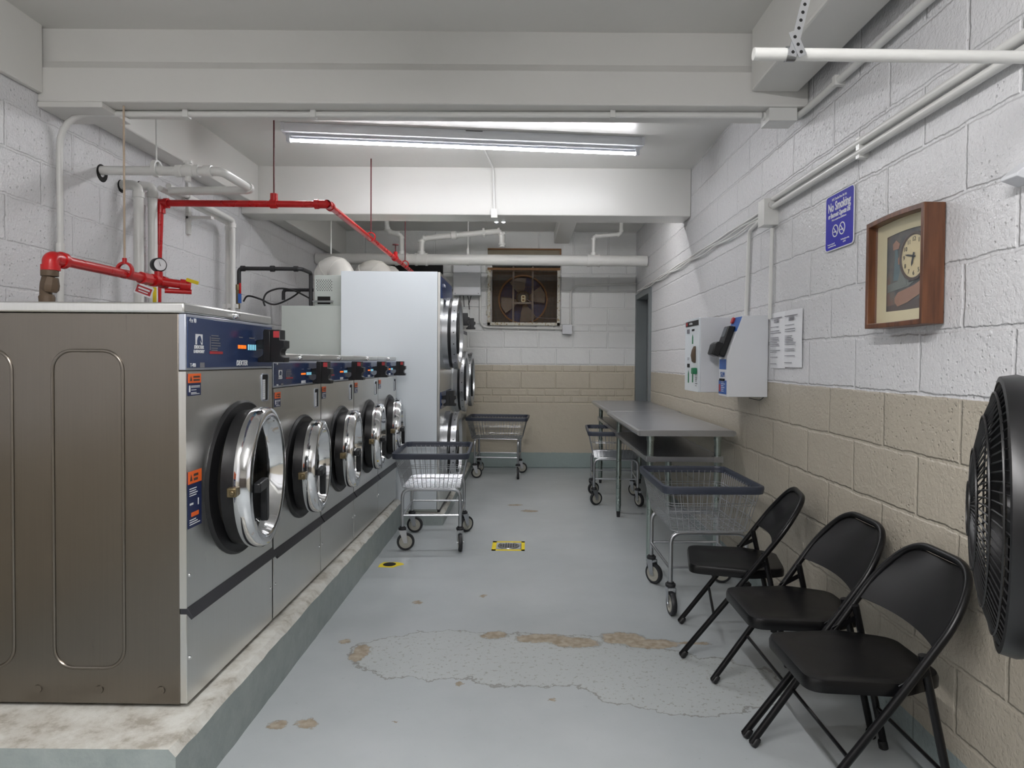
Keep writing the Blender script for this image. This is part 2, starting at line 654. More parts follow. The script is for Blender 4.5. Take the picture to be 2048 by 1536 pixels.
struct(mb.build('wall_left', M['wall_left'], smooth=False))
mb = MB()
mb.box((XL, YF - 0.2, 0), (XR, YF, ZC))
struct(mb.build('wall_front', M['wall_front'], smooth=False))

# back wall: real courses of block and brick round the fan opening
FX0, FX1, FZ0, FZ1 = -0.41, 0.40, 1.72, 2.40
mb = MB()
y0 = YB
for a, b in (((XL, 0), (FX0, ZC)), ((FX1, 0), (XR, ZC)), ((FX0, 0), (FX1, FZ0)), ((FX0, FZ1), (FX1, ZC))):
    mb.box((a[0], y0 + 0.008, a[1]), (b[0], y0 + 0.3, b[1]))
rows = [(0.0, 0.775, 0), (0.775, 0.858, 1), (0.858, 0.941, 1), (0.941, 1.144, 2), (1.144, 1.227, 1), (1.227, 1.424, 2), (1.424, 1.621, 2),
        (1.621, 1.698, 1), (1.698, 1.90, 2), (1.90, 2.10, 2), (2.10, 2.30, 2), (2.30, 2.50, 2), (2.50, 2.80, 2)]


def block_face(x0, x1, z0, z1, yy):
    g, i = 0.004, 0.012
    a = [(x0 + g, y0 + 0.009, z0 + g), (x1 - g, y0 + 0.009, z0 + g), (x1 - g, y0 + 0.009, z1 - g), (x0 + g, y0 + 0.009, z1 - g)]
    b = [(x0 + i, yy, z0 + i), (x1 - i, yy, z0 + i), (x1 - i, yy, z1 - i), (x0 + i, yy, z1 - i)]
    va = [mb.b.verts.new(p) for p in a]
    vb = [mb.b.verts.new(p) for p in b]
    mb.b.faces.new(vb)
    for k in range(4):
        mb.b.faces.new((va[k], va[(k + 1) % 4], vb[(k + 1) % 4], vb[k]))


for ri, (z0, z1, kind) in enumerate(rows):
    L = {0: 4.0, 1: 0.21, 2: 0.411}[kind]
    x = XL - (0 if kind == 0 else L * ((ri * 0.5 + 0.13) % 1.0))
    while x < XR:
        xa, xb = max(x, XL), min(x + L, XR)
        x += L
        if xb - xa < 0.03:
            continue
        yy = y0 + random.uniform(-0.001, 0.002)
        segs = [(xa, xb)]
        if z1 > FZ0 and z0 < FZ1 and xb > FX0 and xa < FX1:
            if z0 >= FZ0 and z1 <= FZ1:
                segs = [s_ for s_ in ((xa, min(xb, FX0)), (max(xa, FX1), xb)) if s_[1] - s_[0] > 0.03]
            else:
                segs = [s_ for s_ in ((xa, min(xb, FX0)), (max(xa, FX1), xb)) if s_[1] - s_[0] > 0.03]
        for p, q in segs:
            block_face(p, q, z0, z1, yy)
struct(mb.build('wall_back', M['wall_back'], smooth=False))

# beams (plastered over, painted with the ceiling)
def beam(name, prof, y_dir=None, ends=None):
    mb = MB()
    (a, b) = ends
    mb.prism([V((a, p[0], p[1])) for p in prof], (b - a, 0, 0))
    return struct(mb.build(name, M['paint_soft'], bevel=0.008, smooth=False))


beam('trim_1', [(3.10, 2.455), (3.10, 2.61), (3.125, 2.65), (3.125, ZC + 0.01), (3.33, ZC + 0.01), (3.33, 2.455)], ends=(XL, XR))
beam('trim_2', [(5.30, 2.425), (5.30, ZC + 0.01), (5.56, ZC + 0.01), (5.56, 2.425)], ends=(XL, XR))
mb = MB()
mb.box((XL, YF, 2.49), (XL + 0.03, 3.10, ZC + 0.01))
mb.box((XL, 3.33, 2.49), (XL + 0.14, 5.30, ZC + 0.01))
mb.box((XL, 5.56, 2.49), (XL + 0.14, YB, ZC + 0.01))
struct(mb.build('trim_3', M['paint_soft'], bevel=0.008, smooth=False))
mb = MB()
mb.box((XR - 0.27, YF, 2.52), (XR - 0.05, 3.10, ZC + 0.01))
struct(mb.build('trim_4', M['paint_soft'], bevel=0.01, smooth=False))
mb = MB()
mb.box((XL, 3.10, 2.43), (XL + 0.30, 3.33, 2.456))
struct(mb.build('trim_5', M['paint_soft'], bevel=0.004, smooth=False))
mb = MB()
mb.box((0.32, 5.56, 2.66), (0.50, YB, ZC + 0.01))
struct(mb.build('trim_6', M['paint_soft'], bevel=0.01, smooth=False))

# door in the right wall at the far end
mb = MB()
mb.box((XR - 0.025, DY0 - 0.06, 0), (XR + 0.12, DY0 + 0.01, DZ + 0.05))
mb.box((XR - 0.025, DY1 - 0.01, 0), (XR + 0.12, DY1 + 0.06, DZ + 0.05))
mb.box((XR - 0.025, DY0, DZ - 0.01), (XR + 0.12, DY1, DZ + 0.05))
dr = struct(mb.build('door_1', M['door_grey'], bevel=0.003))
mb = MB()
mb.box((XR + 0.10, DY0, 0), (XR + 0.14, DY1, DZ))
lf = mb.build('door_leaf', M['door_grey'], dr, bevel=0.002)
mb = MB()
mb.lathe((XR + 0.10, DY0 + 0.08, 1.0), (-1, 0, 0), [(0.0, 0), (0.012, 0.0), (0.012, 0.03), (0.026, 0.04), (0.026, 0.06), (0, 0.068)], 16)
mb.build('door_knob', M['chrome'], lf)

# curbs under the machines
def curb(name, x0, x1, ya, yb, z, wob=0.006):
    mb = MB()
    rings = []
    n = int((yb - ya) / 0.06)
    for i in range(n + 1):
        yy = ya + (yb - ya) * i / n
        e = random.uniform(-wob, wob)
        f = random.uniform(-wob, wob)
        rings.append([V((x0, yy, 0)), V((x1 + e * 0.4, yy, 0)), V((x1 + e * 0.4, yy, z - 0.022 + f)), V((x1 - 0.02 + f, yy, z - 0.001)), V((x0, yy, z))])
    mb.rings(rings)
    return struct(mb.build(name, M['curb']))


curb('trim_7', XL, -0.952, 1.80, 5.10, 0.20, 0.0035)
curb('trim_8', XL, -0.632, 5.10, 7.72, 0.09, 0.003)

# ------------------------------------------------------------------ ceiling lights
def strip_light(name, label, a, b, z, m, tag_group=None):
    a, b = V((*a, 0)), V((*b, 0))
    L = (b - a).length
    ang = math.atan2(b.y - a.y, b.x - a.x)
    c = (a + b) / 2
    t = thing(name, label, 'ceiling light', (c.x, c.y, z), ang, tag_group)
    h = ZC - z
    mb = MB()
    mb.prism([V((-L / 2, -0.055, 0.045)), V((-L / 2, -0.062, 0.075)), V((-L / 2, -0.062, h)), V((-L / 2, 0.062, h)), V((-L / 2, 0.062, 0.075)), V((-L / 2, 0.055, 0.045))], (L, 0, 0))
    mb.build('housing', M['white_box'], t, bevel=0.003)
    for sx in (-1, 1):
        mb = MB()
        mb.box((sx * L / 2 + 0.002 * sx, -0.066, 0.05), (sx * (L / 2 - 0.02), 0.066, h))
        mb.build('end_cap', M['white_box'], t, bevel=0.003)
    r_ = 0.017
    prof = [(r_ * math.sin(R(a_)), 0.012 - r_ * math.cos(R(a_))) for a_ in range(-78, 79, 12)]
    mb = MB()
    mb.prism([V((-L / 2 + 0.05, p[0], p[1])) for p in prof], (L - 0.10, 0, 0))
    tb = lab(mb.build('led_tube', m, t), 'glowing lower half of the tube')
    mb = MB()
    mb.prism([V((-L / 2 + 0.05, r_ * 0.985, 0.0095)), V((-L / 2 + 0.05, r_ * 0.9, 0.024)), V((-L / 2 + 0.05, -r_ * 0.9, 0.024)), V((-L / 2 + 0.05, -r_ * 0.985, 0.0095))], (L - 0.10, 0, 0))
    lab(mb.build('tube_back', M['silver_trim'], tb), 'ribbed grey back of the tube')
    for sx in (-1, 1):
        mb = MB()
        x0 = sx * (L / 2 - 0.035)
        mb.box((x0 - 0.013, -0.018, -0.008), (x0 + 0.013, 0.018, 0.052))
        mb.build('socket', M['white_box'], tb, bevel=0.003)
    mb = MB()
    mb.box((-0.012, -0.001 - 0.063, 0.09), (0.10, -0.0625, 0.095))
    mb.build('slot', M['dark'], t)
    return t


strip_light('strip_light', 'long white strip light with glowing tubes between the ceiling beams', (-1.60, 4.38), (0.79, 4.62), 2.70, M['tube'])
strip_light('strip_light', 'unseen strip light added behind the camera to brighten the room', (-0.45, -1.5), (-0.45, 0.9), 2.70, M['fill_rear'])  # added fill lamp, out of view, for foreground brightness

strip_light('strip_light', 'unseen strip light added behind the rear ceiling beam for brightness', (-1.1, 5.80), (1.1, 5.80), 2.68, M['fill_far'])  # hidden fill lamp added to brighten the far bay

# twin spot at the second beam, with its conduit
t = thing('emergency_light', 'small twin headed light glowing under the rear ceiling beam', 'light', (-0.225, 5.60, 2.45))
mb = MB()
mb.box((-0.05, -0.02, 0.02), (0.05, 0.03, 0.10))
mb.build('housing', M['white_box'], t, bevel=0.006)
for sx in (-0.030, 0.028):
    mb = MB()
    mb.lathe((sx, -0.03, -0.012), (0, -1, -0.15), [(0.0, -0.05), (0.014, -0.045), (0.021, 0.0), (0.019, 0.004)], 20)
    mb.cyl((sx, -0.01, 0.0), (sx * 0.8, 0, 0.03), 0.006, 8)
    hd = mb.build('lamp_head', M['white_box'], t)
    mb = MB()
    mb.lathe((sx, -0.034, -0.0125), (0, -1, -0.15), [(0.019, 0), (0.014, 0.007), (0.0, 0.010)], 20)
    mb.build('lens', M['bulb'], hd)
mb = MB()
mb.tube(fillet([(-0.325, 4.72, ZC - 0.012), (-0.27, 5.285, ZC - 0.012), (-0.262, 5.285, 2.47)], 0.05), 0.009, 8)
mb.box((-0.285, 5.27, 2.40), (-0.235, 5.30, 2.47))
tag(mb.build('conduit', M['pipe_white'], origin=(-0.3, 4.8, ZC)), 'thin white conduit crossing the ceiling and dropping over the rear beam', 'conduit')


# ------------------------------------------------------------------ washers
def card_reader(parent, c, s_=1.0, red=True):
    """black reader standing out from the panel, winged and scooped when seen from the side; c on the panel face"""
    c = V(c)
    prof = [(0.026, 0.055), (0.082, 0.055), (0.082, 0.021), (0.097, 0.019), (0.097, -0.006), (0.088, -0.010), (0.083, -0.020), (0.084, -0.031), (0.090, -0.037), (0.097, -0.038), (0.095, -0.055),
            (0.006, -0.055), (0.006, -0.040), (0.014, -0.037), (0.022, -0.031), (0.025, -0.021), (0.024, -0.012), (0.018, -0.009), (0.0, -0.008), (0.0, 0.018), (0.025, 0.022)]
    mb = MB()
    mb.prism([c + V((x, -0.024, z)) * s_ for x, z in prof], (0, 0.048 * s_, 0))
    rd = mb.build('card_reader', M['black_plastic'], parent, bevel=0.002 * s_)
    mb = MB()
    mb.box(c + V((0.026, -0.029, -0.052)) * s_, c + V((0.050, -0.024, 0.050)) * s_)
    mb.build('reader_body', M['black_plastic'], rd, bevel=0.002 * s_)
    if not red:
        return rd
    mb = MB()
    mb.box(c + V((0.060, -0.026, 0.028)) * s_, c + V((0.080, -0.0242, 0.050)) * s_)
    lab(mb.build('reader_label', M['red_label'], rd), 'red label')
    return rd


def lines(mb, c, right, up, w_, ys, hh, t=0.0008, seed=1):
    rnd = random.Random(seed)
    c, right, up = V(c), V(right), V(up)
    for i, y in enumerate(ys):
        ww = w_ * rnd.uniform(0.55, 1.0)
        plate(mb, c + right * (-(w_ - ww) / 2) + up * y, right, up, ww, hh, t)


def warn_label(parent, cy, cz, w_, h_, split, seed, x=0.0008):
    mb = MB()
    plate(mb, (x, cy, cz), Y, Z, w_, h_, 0.001)
    b = mb.build('warning_label', M['navy'], parent)
    mb = MB()
    ho = h_ * split
    plate(mb, (x + 0.001, cy, cz + h_ / 2 - ho / 2), Y, Z, w_, ho, 0.0006)
    mb.build('label_header', M['orange'], b)
    if split < 0.3:
        mb = MB()
        plate(mb, (x + 0.001, cy, cz - h_ * 0.27), Y, Z, w_ * 0.55, h_ * 0.075, 0.0006)
        mb.build('label_stamp', M['orange'], b)
    mb = MB()
    if split < 0.3:
        lines(mb, (x + 0.001, cy, cz), Y, Z, w_ * 0.8, [h_ * k for k in (0.19, 0.15, 0.11, 0.07, -0.36, -0.40, -0.44)], h_ * 0.016, 0.0006, seed)
        plate(mb, (x + 0.001, cy - w_ * 0.25, cz - h_ * 0.08), Y, Z, w_ * 0.25, h_ * 0.035, 0.0006)
        plate(mb, (x + 0.001, cy + w_ * 0.25, cz - h_ * 0.07), Y, Z, w_ * 0.06, h_ * 0.12, 0.0006)
    else:
        plate(mb, (x + 0.001, cy - w_ * 0.38, cz - h_ * 0.18), Y, Z, w_ * 0.09, h_ * 0.3, 0.0006)
        lines(mb, (x + 0.001, cy + w_ * 0.08, cz), Y, Z, w_ * 0.7, [-h_ * k for k in (0.06, 0.12, 0.24, 0.36, 0.42)], h_ * 0.03, 0.0006, seed)
    mb.build('label_print', M['white_ink'], b)
    mb = MB()
    zc_ = cz + h_ / 2 - ho / 2
    mb.prism([V((x + 0.0016, cy - w_ * 0.38, zc_ - ho * 0.28)), V((x + 0.0016, cy - w_ * 0.20, zc_ - ho * 0.28)), V((x + 0.0016, cy - w_ * 0.29, zc_ + ho * 0.28))], (0.0006, 0, 0))
    lines(mb, (x + 0.0016, cy + w_ * 0.15, zc_), Y, Z, w_ * 0.5, [ho * 0.15, -ho * 0.2], ho * 0.2, 0.0006, seed)
    mb.build('label_warning_print', M['wood_dark'], b)
    return b


def washer(name, label, w_, h_, d, zc, rad, cy, panel, lid, strip, wide, group, loc, rz, capt, model):
    t = thing(name, label, 'washing machine', loc, rz, group)
    p0, p1 = panel
    g = 0.003
    mb = MB()
    mb.box((-d, g, 0.012), (-0.022, w_ - g, lid))
    # stamped ribs on the side sheet
    for k in range(2 if wide else 1):
        cx = -0.30 - k * 0.34 if wide else -0.36
        ww, hh = (0.215, lid - 0.235) if wide else (0.3, lid - 0.3)
        zc_ = (lid + 0.012) / 2 - 0.002
        ring = [V((cx + a, g, zc_ + b)) for a, b in rrect(ww, hh, 0.06, 7)]
        mb.tube(ring, 0.0055, 8, closed=True)
    mb.build('cabinet', M['steel_shaded'] if wide else M['steel'], t, bevel=0.004)
    if wide:
        mb = MB()
        for x in (-0.08, -0.27, -0.46, -0.65):
            mb = MB()
            mb.lathe((x, g, 0.055), (0, -1, 0), [(0.013, 0), (0.012, 0.003), (0.0, 0.0035)], 16)
            mb.build('screw', M['steel_shaded'], t)
    mb = MB()
    mb.box((-d - 0.004, -0.001, lid + 0.002), (-0.002, w_ + 0.001, h_))
    mb.build('lid', M['steel'], t, bevel=0.006)
    # upper front sheet with the round opening: sheet + square to circle web
    mb = MB()
    z0, z1 = strip + 0.012, p0 - 0.004
    seg = 48
    ring = []
    sq = []
    for k in range(seg):
        a = 2 * math.pi * k / seg
        ring.append(V((0, cy + (rad + 0.012) * math.cos(a), zc + (rad + 0.012) * math.sin(a))))
        dx, dz = math.cos(a), math.sin(a)
        tx = ((w_ - g - cy) / dx if dx > 1e-6 else ((g - cy) / dx if dx < -1e-6 else 1e9))
        tz = ((z1 - zc) / dz if dz > 1e-6 else ((z0 - zc) / dz if dz < -1e-6 else 1e9))
        q = min(tx, tz)
        sq.append(V((0, cy + dx * q, zc + dz * q)))
    for cyy, czz in ((g, z0), (w_ - g, z0), (w_ - g, z1), (g, z1)):
        k = min(range(seg), key=lambda i: (sq[i] - V((0, cyy, czz))).length)
        sq[k] = V((0, cyy, czz))
    inner = [p + V((-0.02, 0, 0)) for p in ring]
    mb.rings([sq, ring, inner], cap=False)
    outer_back = [p + V((-0.022, 0, 0)) for p in sq]
    mb.rings([outer_back, [p.copy() for p in sq]], cap=False)
    mb.build('front_panel', M['steel'], t)
    mb = MB()
    mb.box((-0.022, g, 0.014), (0.0, w_ - g, strip - 0.004))
    mb.build('lower_panel', M['steel'], t, bevel=0.002)
    mb = MB()
    mb.prism([V((-0.02, g, strip + 0.014)), V((0.002, g, strip + 0.014)), V((0.020, g, strip - 0.016)), V((0.014, g, strip - 0.022)), V((0.0, g, strip - 0.006)), V((-0.02, g, strip - 0.006))], (0, w_ - 2 * g, 0))
    lab(mb.build('drip_lip', M['lip'], t, bevel=0.001), 'charcoal lip across the front')
    mb = MB()
    for yy in (0.02, w_ - 0.02):
        for zz in (0.15, strip + 0.11):
            mb = MB()
            mb.lathe((0, yy, zz), X, [(0.006, 0), (0.005, 0.003), (0, 0.004)], 12)
            mb.build('screw', M['chrome'], t)
    # control panel
    mb = MB()
    mb.box((-0.022, g, p0), (0.0, w_ - g, lid))
    cp = mb.build('control_panel', M['silver_trim'], t, bevel=0.002)
    pm = 0.007
    mb = MB()
    mb.box((0.0, g + pm, p0 + pm), (0.0025, w_ - g - pm, lid - pm * 1.2))
    lab(mb.build('panel_face', M['panel_blue'], cp, bevel=0.001), 'glossy navy blue face')
    ph = lid - p0
    fx = 0.003
    k = w_ / 0.67
    yy = lambda f: f * w_
    zz = lambda f: p0 + f * ph
    mb = MB()
    plate(mb, (fx, yy(0.115), zz(0.56)), Y, Z, 0.044 * k, ph * 0.19, 0.0006)
    mb.build('logo_badge', M['white_ink'], cp)
    mb = MB()      # dark horse-neck shape inside the badge
    a = V((fx + 0.0007, yy(0.115), zz(0.56)))
    s1, s2 = 0.044 * k, ph * 0.19
    prof = [(-0.30, -0.50), (-0.30, -0.15), (-0.22, 0.15), (-0.05, 0.33), (0.12, 0.36), (0.22, 0.22), (0.30, 0.0), (0.36, -0.25), (0.30, -0.33), (0.16, -0.10), (0.10, 0.02), (0.12, -0.20), (0.25, -0.50)]
    mb.prism([a + V((0, p[0] * s1, p[1] * s2)) for p in prof], (0.0006, 0, 0))
    mb.build('logo_shape', M['panel_blue'], cp)
    text('DEXTER', ph * 0.085, (fx, yy(0.115), zz(0.415)), Y, Z, M['white_ink'], cp, sx=1.1, shear=0.15, bold=0.0006)
    text('LAUNDRY', ph * 0.075, (fx, yy(0.115), zz(0.335)), Y, Z, M['white_ink'], cp, sx=1.1, shear=0.15, bold=0.0006)
    text(capt, ph * 0.115, (fx, yy(0.06), zz(0.89)), Y, Z, M['white_ink'], cp, sx=0.8)
    text(model, ph * 0.10, (fx, yy(0.06), zz(0.085)), Y, Z, M['white_ink'], cp, sx=0.8)
    text('DEXTER', ph * 0.15, (fx, yy(0.575), zz(0.12)), Y, Z, M['white_ink'], cp, sx=0.95, shear=0.2, bold=0.0008)
    mb = MB()
    plate(mb, (fx, yy(0.145), zz(0.09)), Y, Z, 0.028 * k, ph * 0.09, 0.0006)
    plate(mb, (fx, yy(0.223), zz(0.50)), Y, Z, 0.004, ph * 0.26, 0.0006)
    lines(mb, (fx, yy(0.29), zz(0.50)), Y, Z, 0.075 * k, [ph * q for q in (0.15, 0.10, 0.06, 0.01, -0.04, -0.09, -0.13)], ph * 0.018, 0.0006, 3)
    plate(mb, (fx, yy(0.56), zz(0.66)), Y, Z, 0.03 * k, ph * 0.02, 0.0006)
    plate(mb, (fx, yy(0.70), zz(0.66)), Y, Z, 0.045 * k, ph * 0.02, 0.0006)
    lab(mb.build('panel_print', M['grey_ink'], cp), 'fine print on the panel')
    mb = MB()
    plate(mb, (fx, yy(0.285), zz(0.325)), Y, Z, 0.09 * k, ph * 0.05, 0.0006)
    mb.build('red_print', M['red_label'], cp)
    mb = MB()
    for q in range(3):
        plate(mb, (fx, yy(0.575) + (q - 1) * 0.023 * k, zz(0.46)), Y, Z, 0.019 * k, ph * 0.075, 0.001)
    lab(mb.build('display', M['display'], cp), 'orange lit display')
    mb = MB()
    for q in range(4):
        plate(mb, (fx, yy(0.70) + (q - 1.5) * 0.019 * k, zz(0.46)), Y, Z, 0.012 * k, ph * 0.12, 0.001)
    mb.build('cycle_light', M['display_white'], cp)
    card_reader(t, (0.0035, yy(0.79), zz(0.50)), 1.12 if wide else 0.95)
    mb = MB()
    mb.lathe((-0.002, w_ * 0.5, (lid + h_) / 2), X, [(0.013, 0), (0.013, 0.006), (0.009, 0.012), (0.009, 0.016), (0, 0.017)], 14)
    mb.build('lid_lock', M['chrome'], t)
    # soap scale window
    sy, sz, sw, sh = w_ * 0.885, p0 - (0.075 if wide else 0.07), 0.055 if wide else 0.05, 0.10 if wide else 0.085
    mb = MB()
    ro = [V((0.003, sy + a, sz + b)) for a, b in rrect(sw + 0.008, sh + 0.008, 0.01, 4)]
    ri = [V((0.003, sy + a, sz + b)) for a, b in rrect(sw, sh, 0.007, 4)]
    rb = [V((-0.004, sy + a, sz + b)) for a, b in rrect(sw + 0.008, sh + 0.008, 0.01, 4)]
    mb.rings([rb, ro, ri, [p - V((0.006, 0, 0)) for p in ri]], cap=False)
    sw_ = mb.build('gauge_frame', M['silver_trim'], t)
    mb = MB()
    plate(mb, (0.0005, sy, sz), Y, Z, sw, sh, 0.001)
    mb.build('gauge_window', M['dark'], sw_)
    mb = MB()
    plate(mb, (0.0018, sy - sw * 0.22, sz - sh * 0.08), Y, Z, sw * 0.45, sh * 0.78, 0.0006)
    mb.build('gauge_scale', M['white_ink'], sw_)
    mb = MB()
    lines(mb, (0.0026, sy - sw * 0.22, sz - sh * 0.08), Y, Z, sw * 0.4, [sh * q for q in (0.30, 0.22, 0.14, 0.06, -0.02, -0.10, -0.18, -0.26)], sh * 0.012, 0.0004, 5)
    mb.build('scale_marks', M['grey_ink'], sw_)
    # labels
    lw = 0.078 if wide else 0.062
    warn_label(t, 0.012 + lw / 2, p0 - 0.045 if wide else p0 - 0.05, lw, 0.068 if wide else 0.06, 0.42, 2)
    warn_label(t, 0.012 + lw / 2, zc - 0.012, lw * 1.05, 0.175 if wide else 0.15, 0.22, 4)
    # black tub mouth
    mb = MB()
    mb.lathe((0, cy, zc), X, [(rad + 0.013, -0.018), (rad + 0.012, 0.004), (rad + 0.004, 0.012), (rad - 0.015, 0.010), (rad - 0.045, 0.016), (rad - 0.06, 0.004), (rad - 0.065, -0.12), (rad - 0.04, -0.17)], 56)
    lab(mb.build('door_gasket', M['rubber'], t), 'black rubber gasket')
    mb = MB()
    mb.lathe((0, cy, zc), X, [(rad - 0.04, -0.17), (rad - 0.03, -0.50), (0.0, -0.50)], 40)
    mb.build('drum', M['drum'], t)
    # door, hinged at the far side and standing slightly open
    hy = cy + rad - 0.004
    dpiv = bpy.data.objects.new('door', None)
    # door is a mesh: chrome ring
    mb = MB()
    ro = rad - 0.012
    mb.lathe((0.020, cy - hy, 0), X, [(ro - 0.004, -0.008), (ro, 0.0), (ro, 0.034), (ro - 0.006, 0.044), (ro - 0.016, 0.047), (ro - 0.034, 0.047), (ro - 0.042, 0.043), (ro - 0.048, 0.030), (ro - 0.062, 0.002), (ro - 0.064, -0.012), (ro - 0.03, -0.012), (ro - 0.004, -0.008)], 64)
    dr_ = mb.build('door', M['chrome'], t)
    bpy.data.objects.remove(dpiv)
    dr_.location = (0, hy, zc)
    dr_.rotation_euler = (0, 0, R(7.5))
    mb = MB()
    gr = ro - 0.063
    mb.lathe((0.020, cy - hy, 0), X, [(gr + 0.004, -0.014), (gr + 0.004, -0.055), (ro - 0.012, -0.050), (ro - 0.008, -0.010)], 56)
    lab(mb.build('door_seal', M['rubber'], dr_), 'black seal behind the chrome ring')
    mb = MB()
    mb.lathe((0.020, cy - hy, 0), X, [(gr, -0.005), (gr - 0.008, -0.02), (gr - 0.03, -0.045), (gr - 0.08, -0.058), (0.0, -0.062)], 48)
    lab(mb.build('door_glass', M['glass'], dr_), 'bowl of dark glass')
    mb = MB()
    hx = 0.066
    y1_ = cy - hy - ro + 0.05
    k = rad / 0.262
    hp = [V((hx, y1_ - 0.012, 0.010)), V((hx, y1_ + 0.085 * k, 0.014)), V((hx, y1_ + 0.098 * k, 0.002)), V((hx, y1_ + 0.098 * k, -0.12 * k)), V((hx, y1_ + 0.090 * k, -0.135 * k)),
          V((hx, y1_ + 0.072 * k, -0.135 * k)), V((hx, y1_ + 0.066 * k, -0.12 * k)), V((hx, y1_ + 0.062 * k, -0.02 * k)), V((hx, y1_ - 0.012, -0.022 * k))]
    mb.prism(hp, (0.024, 0, 0))
    lab(mb.build('handle', M['black_plastic'], dr_, bevel=0.004), 'black hooked handle')
    mb = MB()
    mb.box((0.0, cy - hy - ro - 0.022, -0.024), (0.03, cy - hy - ro + 0.01, 0.006))
    mb.cyl((0.018, cy - hy - ro - 0.03, -0.009), (0.018, cy - hy - ro + 0.0, -0.009), 0.008, 10)
    lab(mb.build('latch', M['brass'], dr_, bevel=0.003), 'dull brass latch')
    mb = MB()
    mb.lathe((0.0, w_ - 0.045, zc - 0.055), X, [(0.009, 0), (0.009, 0.03), (0.014, 0.034), (0.014, 0.06), (0.010, 0.066), (0, 0.067)], 16)
    lab(mb.build('hinge_stop', M['black_plastic'], t), 'black stop knob')
    return t


AX, AY = -1.030, 2.010
BX, BY = -0.992, 5.085
rz = -math.atan2(BX - AX, BY - AY)
dirv = V((BX - AX, BY - AY, 0)).normalized()
base = V((AX, AY, 0.2))
washer('washing_machine', 'biggest stainless washing machine, nearest the camera, four rows above its label', 0.668, 1.24, 1.0, 0.648, 0.262, 0.385, (1.035, 1.205), 1.206, 0.295, True,
       None, base, rz, '4 x 10', 'T-400')
bpy.data.objects['washing_machine']['label'] = 'biggest and nearest stainless front loading washing machine, its ribbed side panel facing us'
s0 = base + dirv * 0.676
sm = washer('washing_machine', 'x', 0.598, 1.095, 0.80, 0.585, 0.222, 0.345, (0.955, 1.062), 1.063, 0.28, False,
            'smaller washing machines in the row on the curb', s0, rz, '3-8', 'T-300')
WL = ['smaller stainless washing machine standing directly beside the big one', 'second of the four smaller washing machines counted from the big one',
      'third of the four smaller washing machines counted from the big one', 'farthest small washing machine, standing beside the white dryer panel']
sm['label'] = WL[0]
for i in range(1, 4):
    c = copy_tree(sm)
    c.location = s0 + dirv * 0.602 * i
    c['label'] = WL[i]


# ------------------------------------------------------------------ dryers
def round_door(parent, c, r, prot=0.075):
    """door in the plane x=0 with riveted rim, local to the machine"""
    c = V(c)
    mb = MB()
    mb.lathe(c, X, [(r + 0.012, 0), (r + 0.012, prot * 0.38), (r - 0.004, prot * 0.42)], 48)
    o = mb.build('door_surround', M['chrome_soft'], parent)
    mb = MB()
    mb.lathe(c, X, [(r - 0.004, prot * 0.40), (r - 0.002, prot * 0.60)], 48)
    lab(mb.build('door_seal', M['rubber'], o), 'black seal')
    mb = MB()
    mb.lathe(c, X, [(r - 0.01, prot * 0.58), (r + 0.01, prot * 0.60), (r + 0.010, prot * 0.98), (r, prot), (r - 0.05, prot), (r - 0.055, prot * 0.7)], 48)
    d_ = mb.build('door', M['chrome_soft'], parent)
    mb = MB()
    for k in range(20):
        a = 2 * math.pi * k / 20
        q = c + V((prot * 0.8, (r + 0.010) * math.cos(a), (r + 0.010) * math.sin(a)))
        nrm = V((0, math.cos(a), math.sin(a)))
        mb.lathe(q, nrm, [(0.005, 0), (0.004, 0.002), (0, 0.003)], 8)
    mb.build('rivet', M['dark'], d_)
    mb = MB()
    mb.lathe(c, X, [(r - 0.05, prot * 0.8), (r - 0.09, prot * 0.55), (0, prot * 0.55)], 40)
    mb.build('door_glass', M['dryer_glass'], d_)
    mb = MB()
    y0_ = c.y - r + 0.03
    pts = [(0, -0.17), (0.02, -0.15), (0.02, 0.15), (0, 0.17), (-0.012, 0.15), (-0.012, -0.15)]
    mb.prism([V((c.x + prot, y0_ + p[0], c.z + p[1])) for p in pts], (0.018, 0, 0))
    lab(mb.build('handle', M['black_plastic'], d_, bevel=0.003), 'long black grip')
    return d_


DX, DYY, DB = -0.665, 5.135, 0.092
t = thing('stacked_dryer', 'tall stacked dryer with broad white side panel behind the washers', 'dryer', (DX, DYY, DB))
dw, dh, dd = 0.80, 1.862, 0.765
mb = MB()
mb.box((-dd, 0.0, 0.02), (-0.022, 0.012, dh))
lab(mb.build('side_panel', M['white_enamel'], t, bevel=0.002), 'glossy white side panel')
mb = MB()
mb.box((-dd, 0.012, 0.0), (-0.004, dw - 0.005, dh - 0.004))
mb.build('cabinet', M['grey_enamel'], t, bevel=0.002)
mb = MB()
mb.box((-0.02, 0.0, 0.02), (0.0, dw - 0.005, dh - 0.003))
mb.build('front_panel', M['steel'], t, bevel=0.003)
mb = MB()
mb.prism([V((0, 0.03, 1.66)), V((0.015, 0.03, 1.66)), V((0.004, 0.03, 1.83)), V((0, 0.03, 1.83))], (0, dw - 0.08, 0))
cp = lab(mb.build('control_panel', M['panel_blue'], t), 'navy control strip')
text('DEXTER', 0.03, (0.014, 0.16, 1.77), Y, V((-0.06, 0, 1)), M['white_ink'], cp)
mb = MB()
mb.box((-0.002, 0.04, 0.80), (0.006, dw - 0.05, 0.93))
mb.build('control_strip', M['panel_blue'], t)
card_reader(t, (0.006, 0.14, 0.88), 1.1, False)
round_door(t, (0, 0.40, 1.40), 0.285, 0.115)
round_door(t, (0, 0.40, 0.46), 0.285, 0.115)
mb = MB()
mb.box((-0.018, 0.01, 0.0), (0.002, dw - 0.01, 0.02))
mb.build('toe_strip', M['lip'], t)
mb = MB()
mb.box((-1.235, 0.03, 0.0), (-dd - 0.002, dw - 0.01, 1.595))
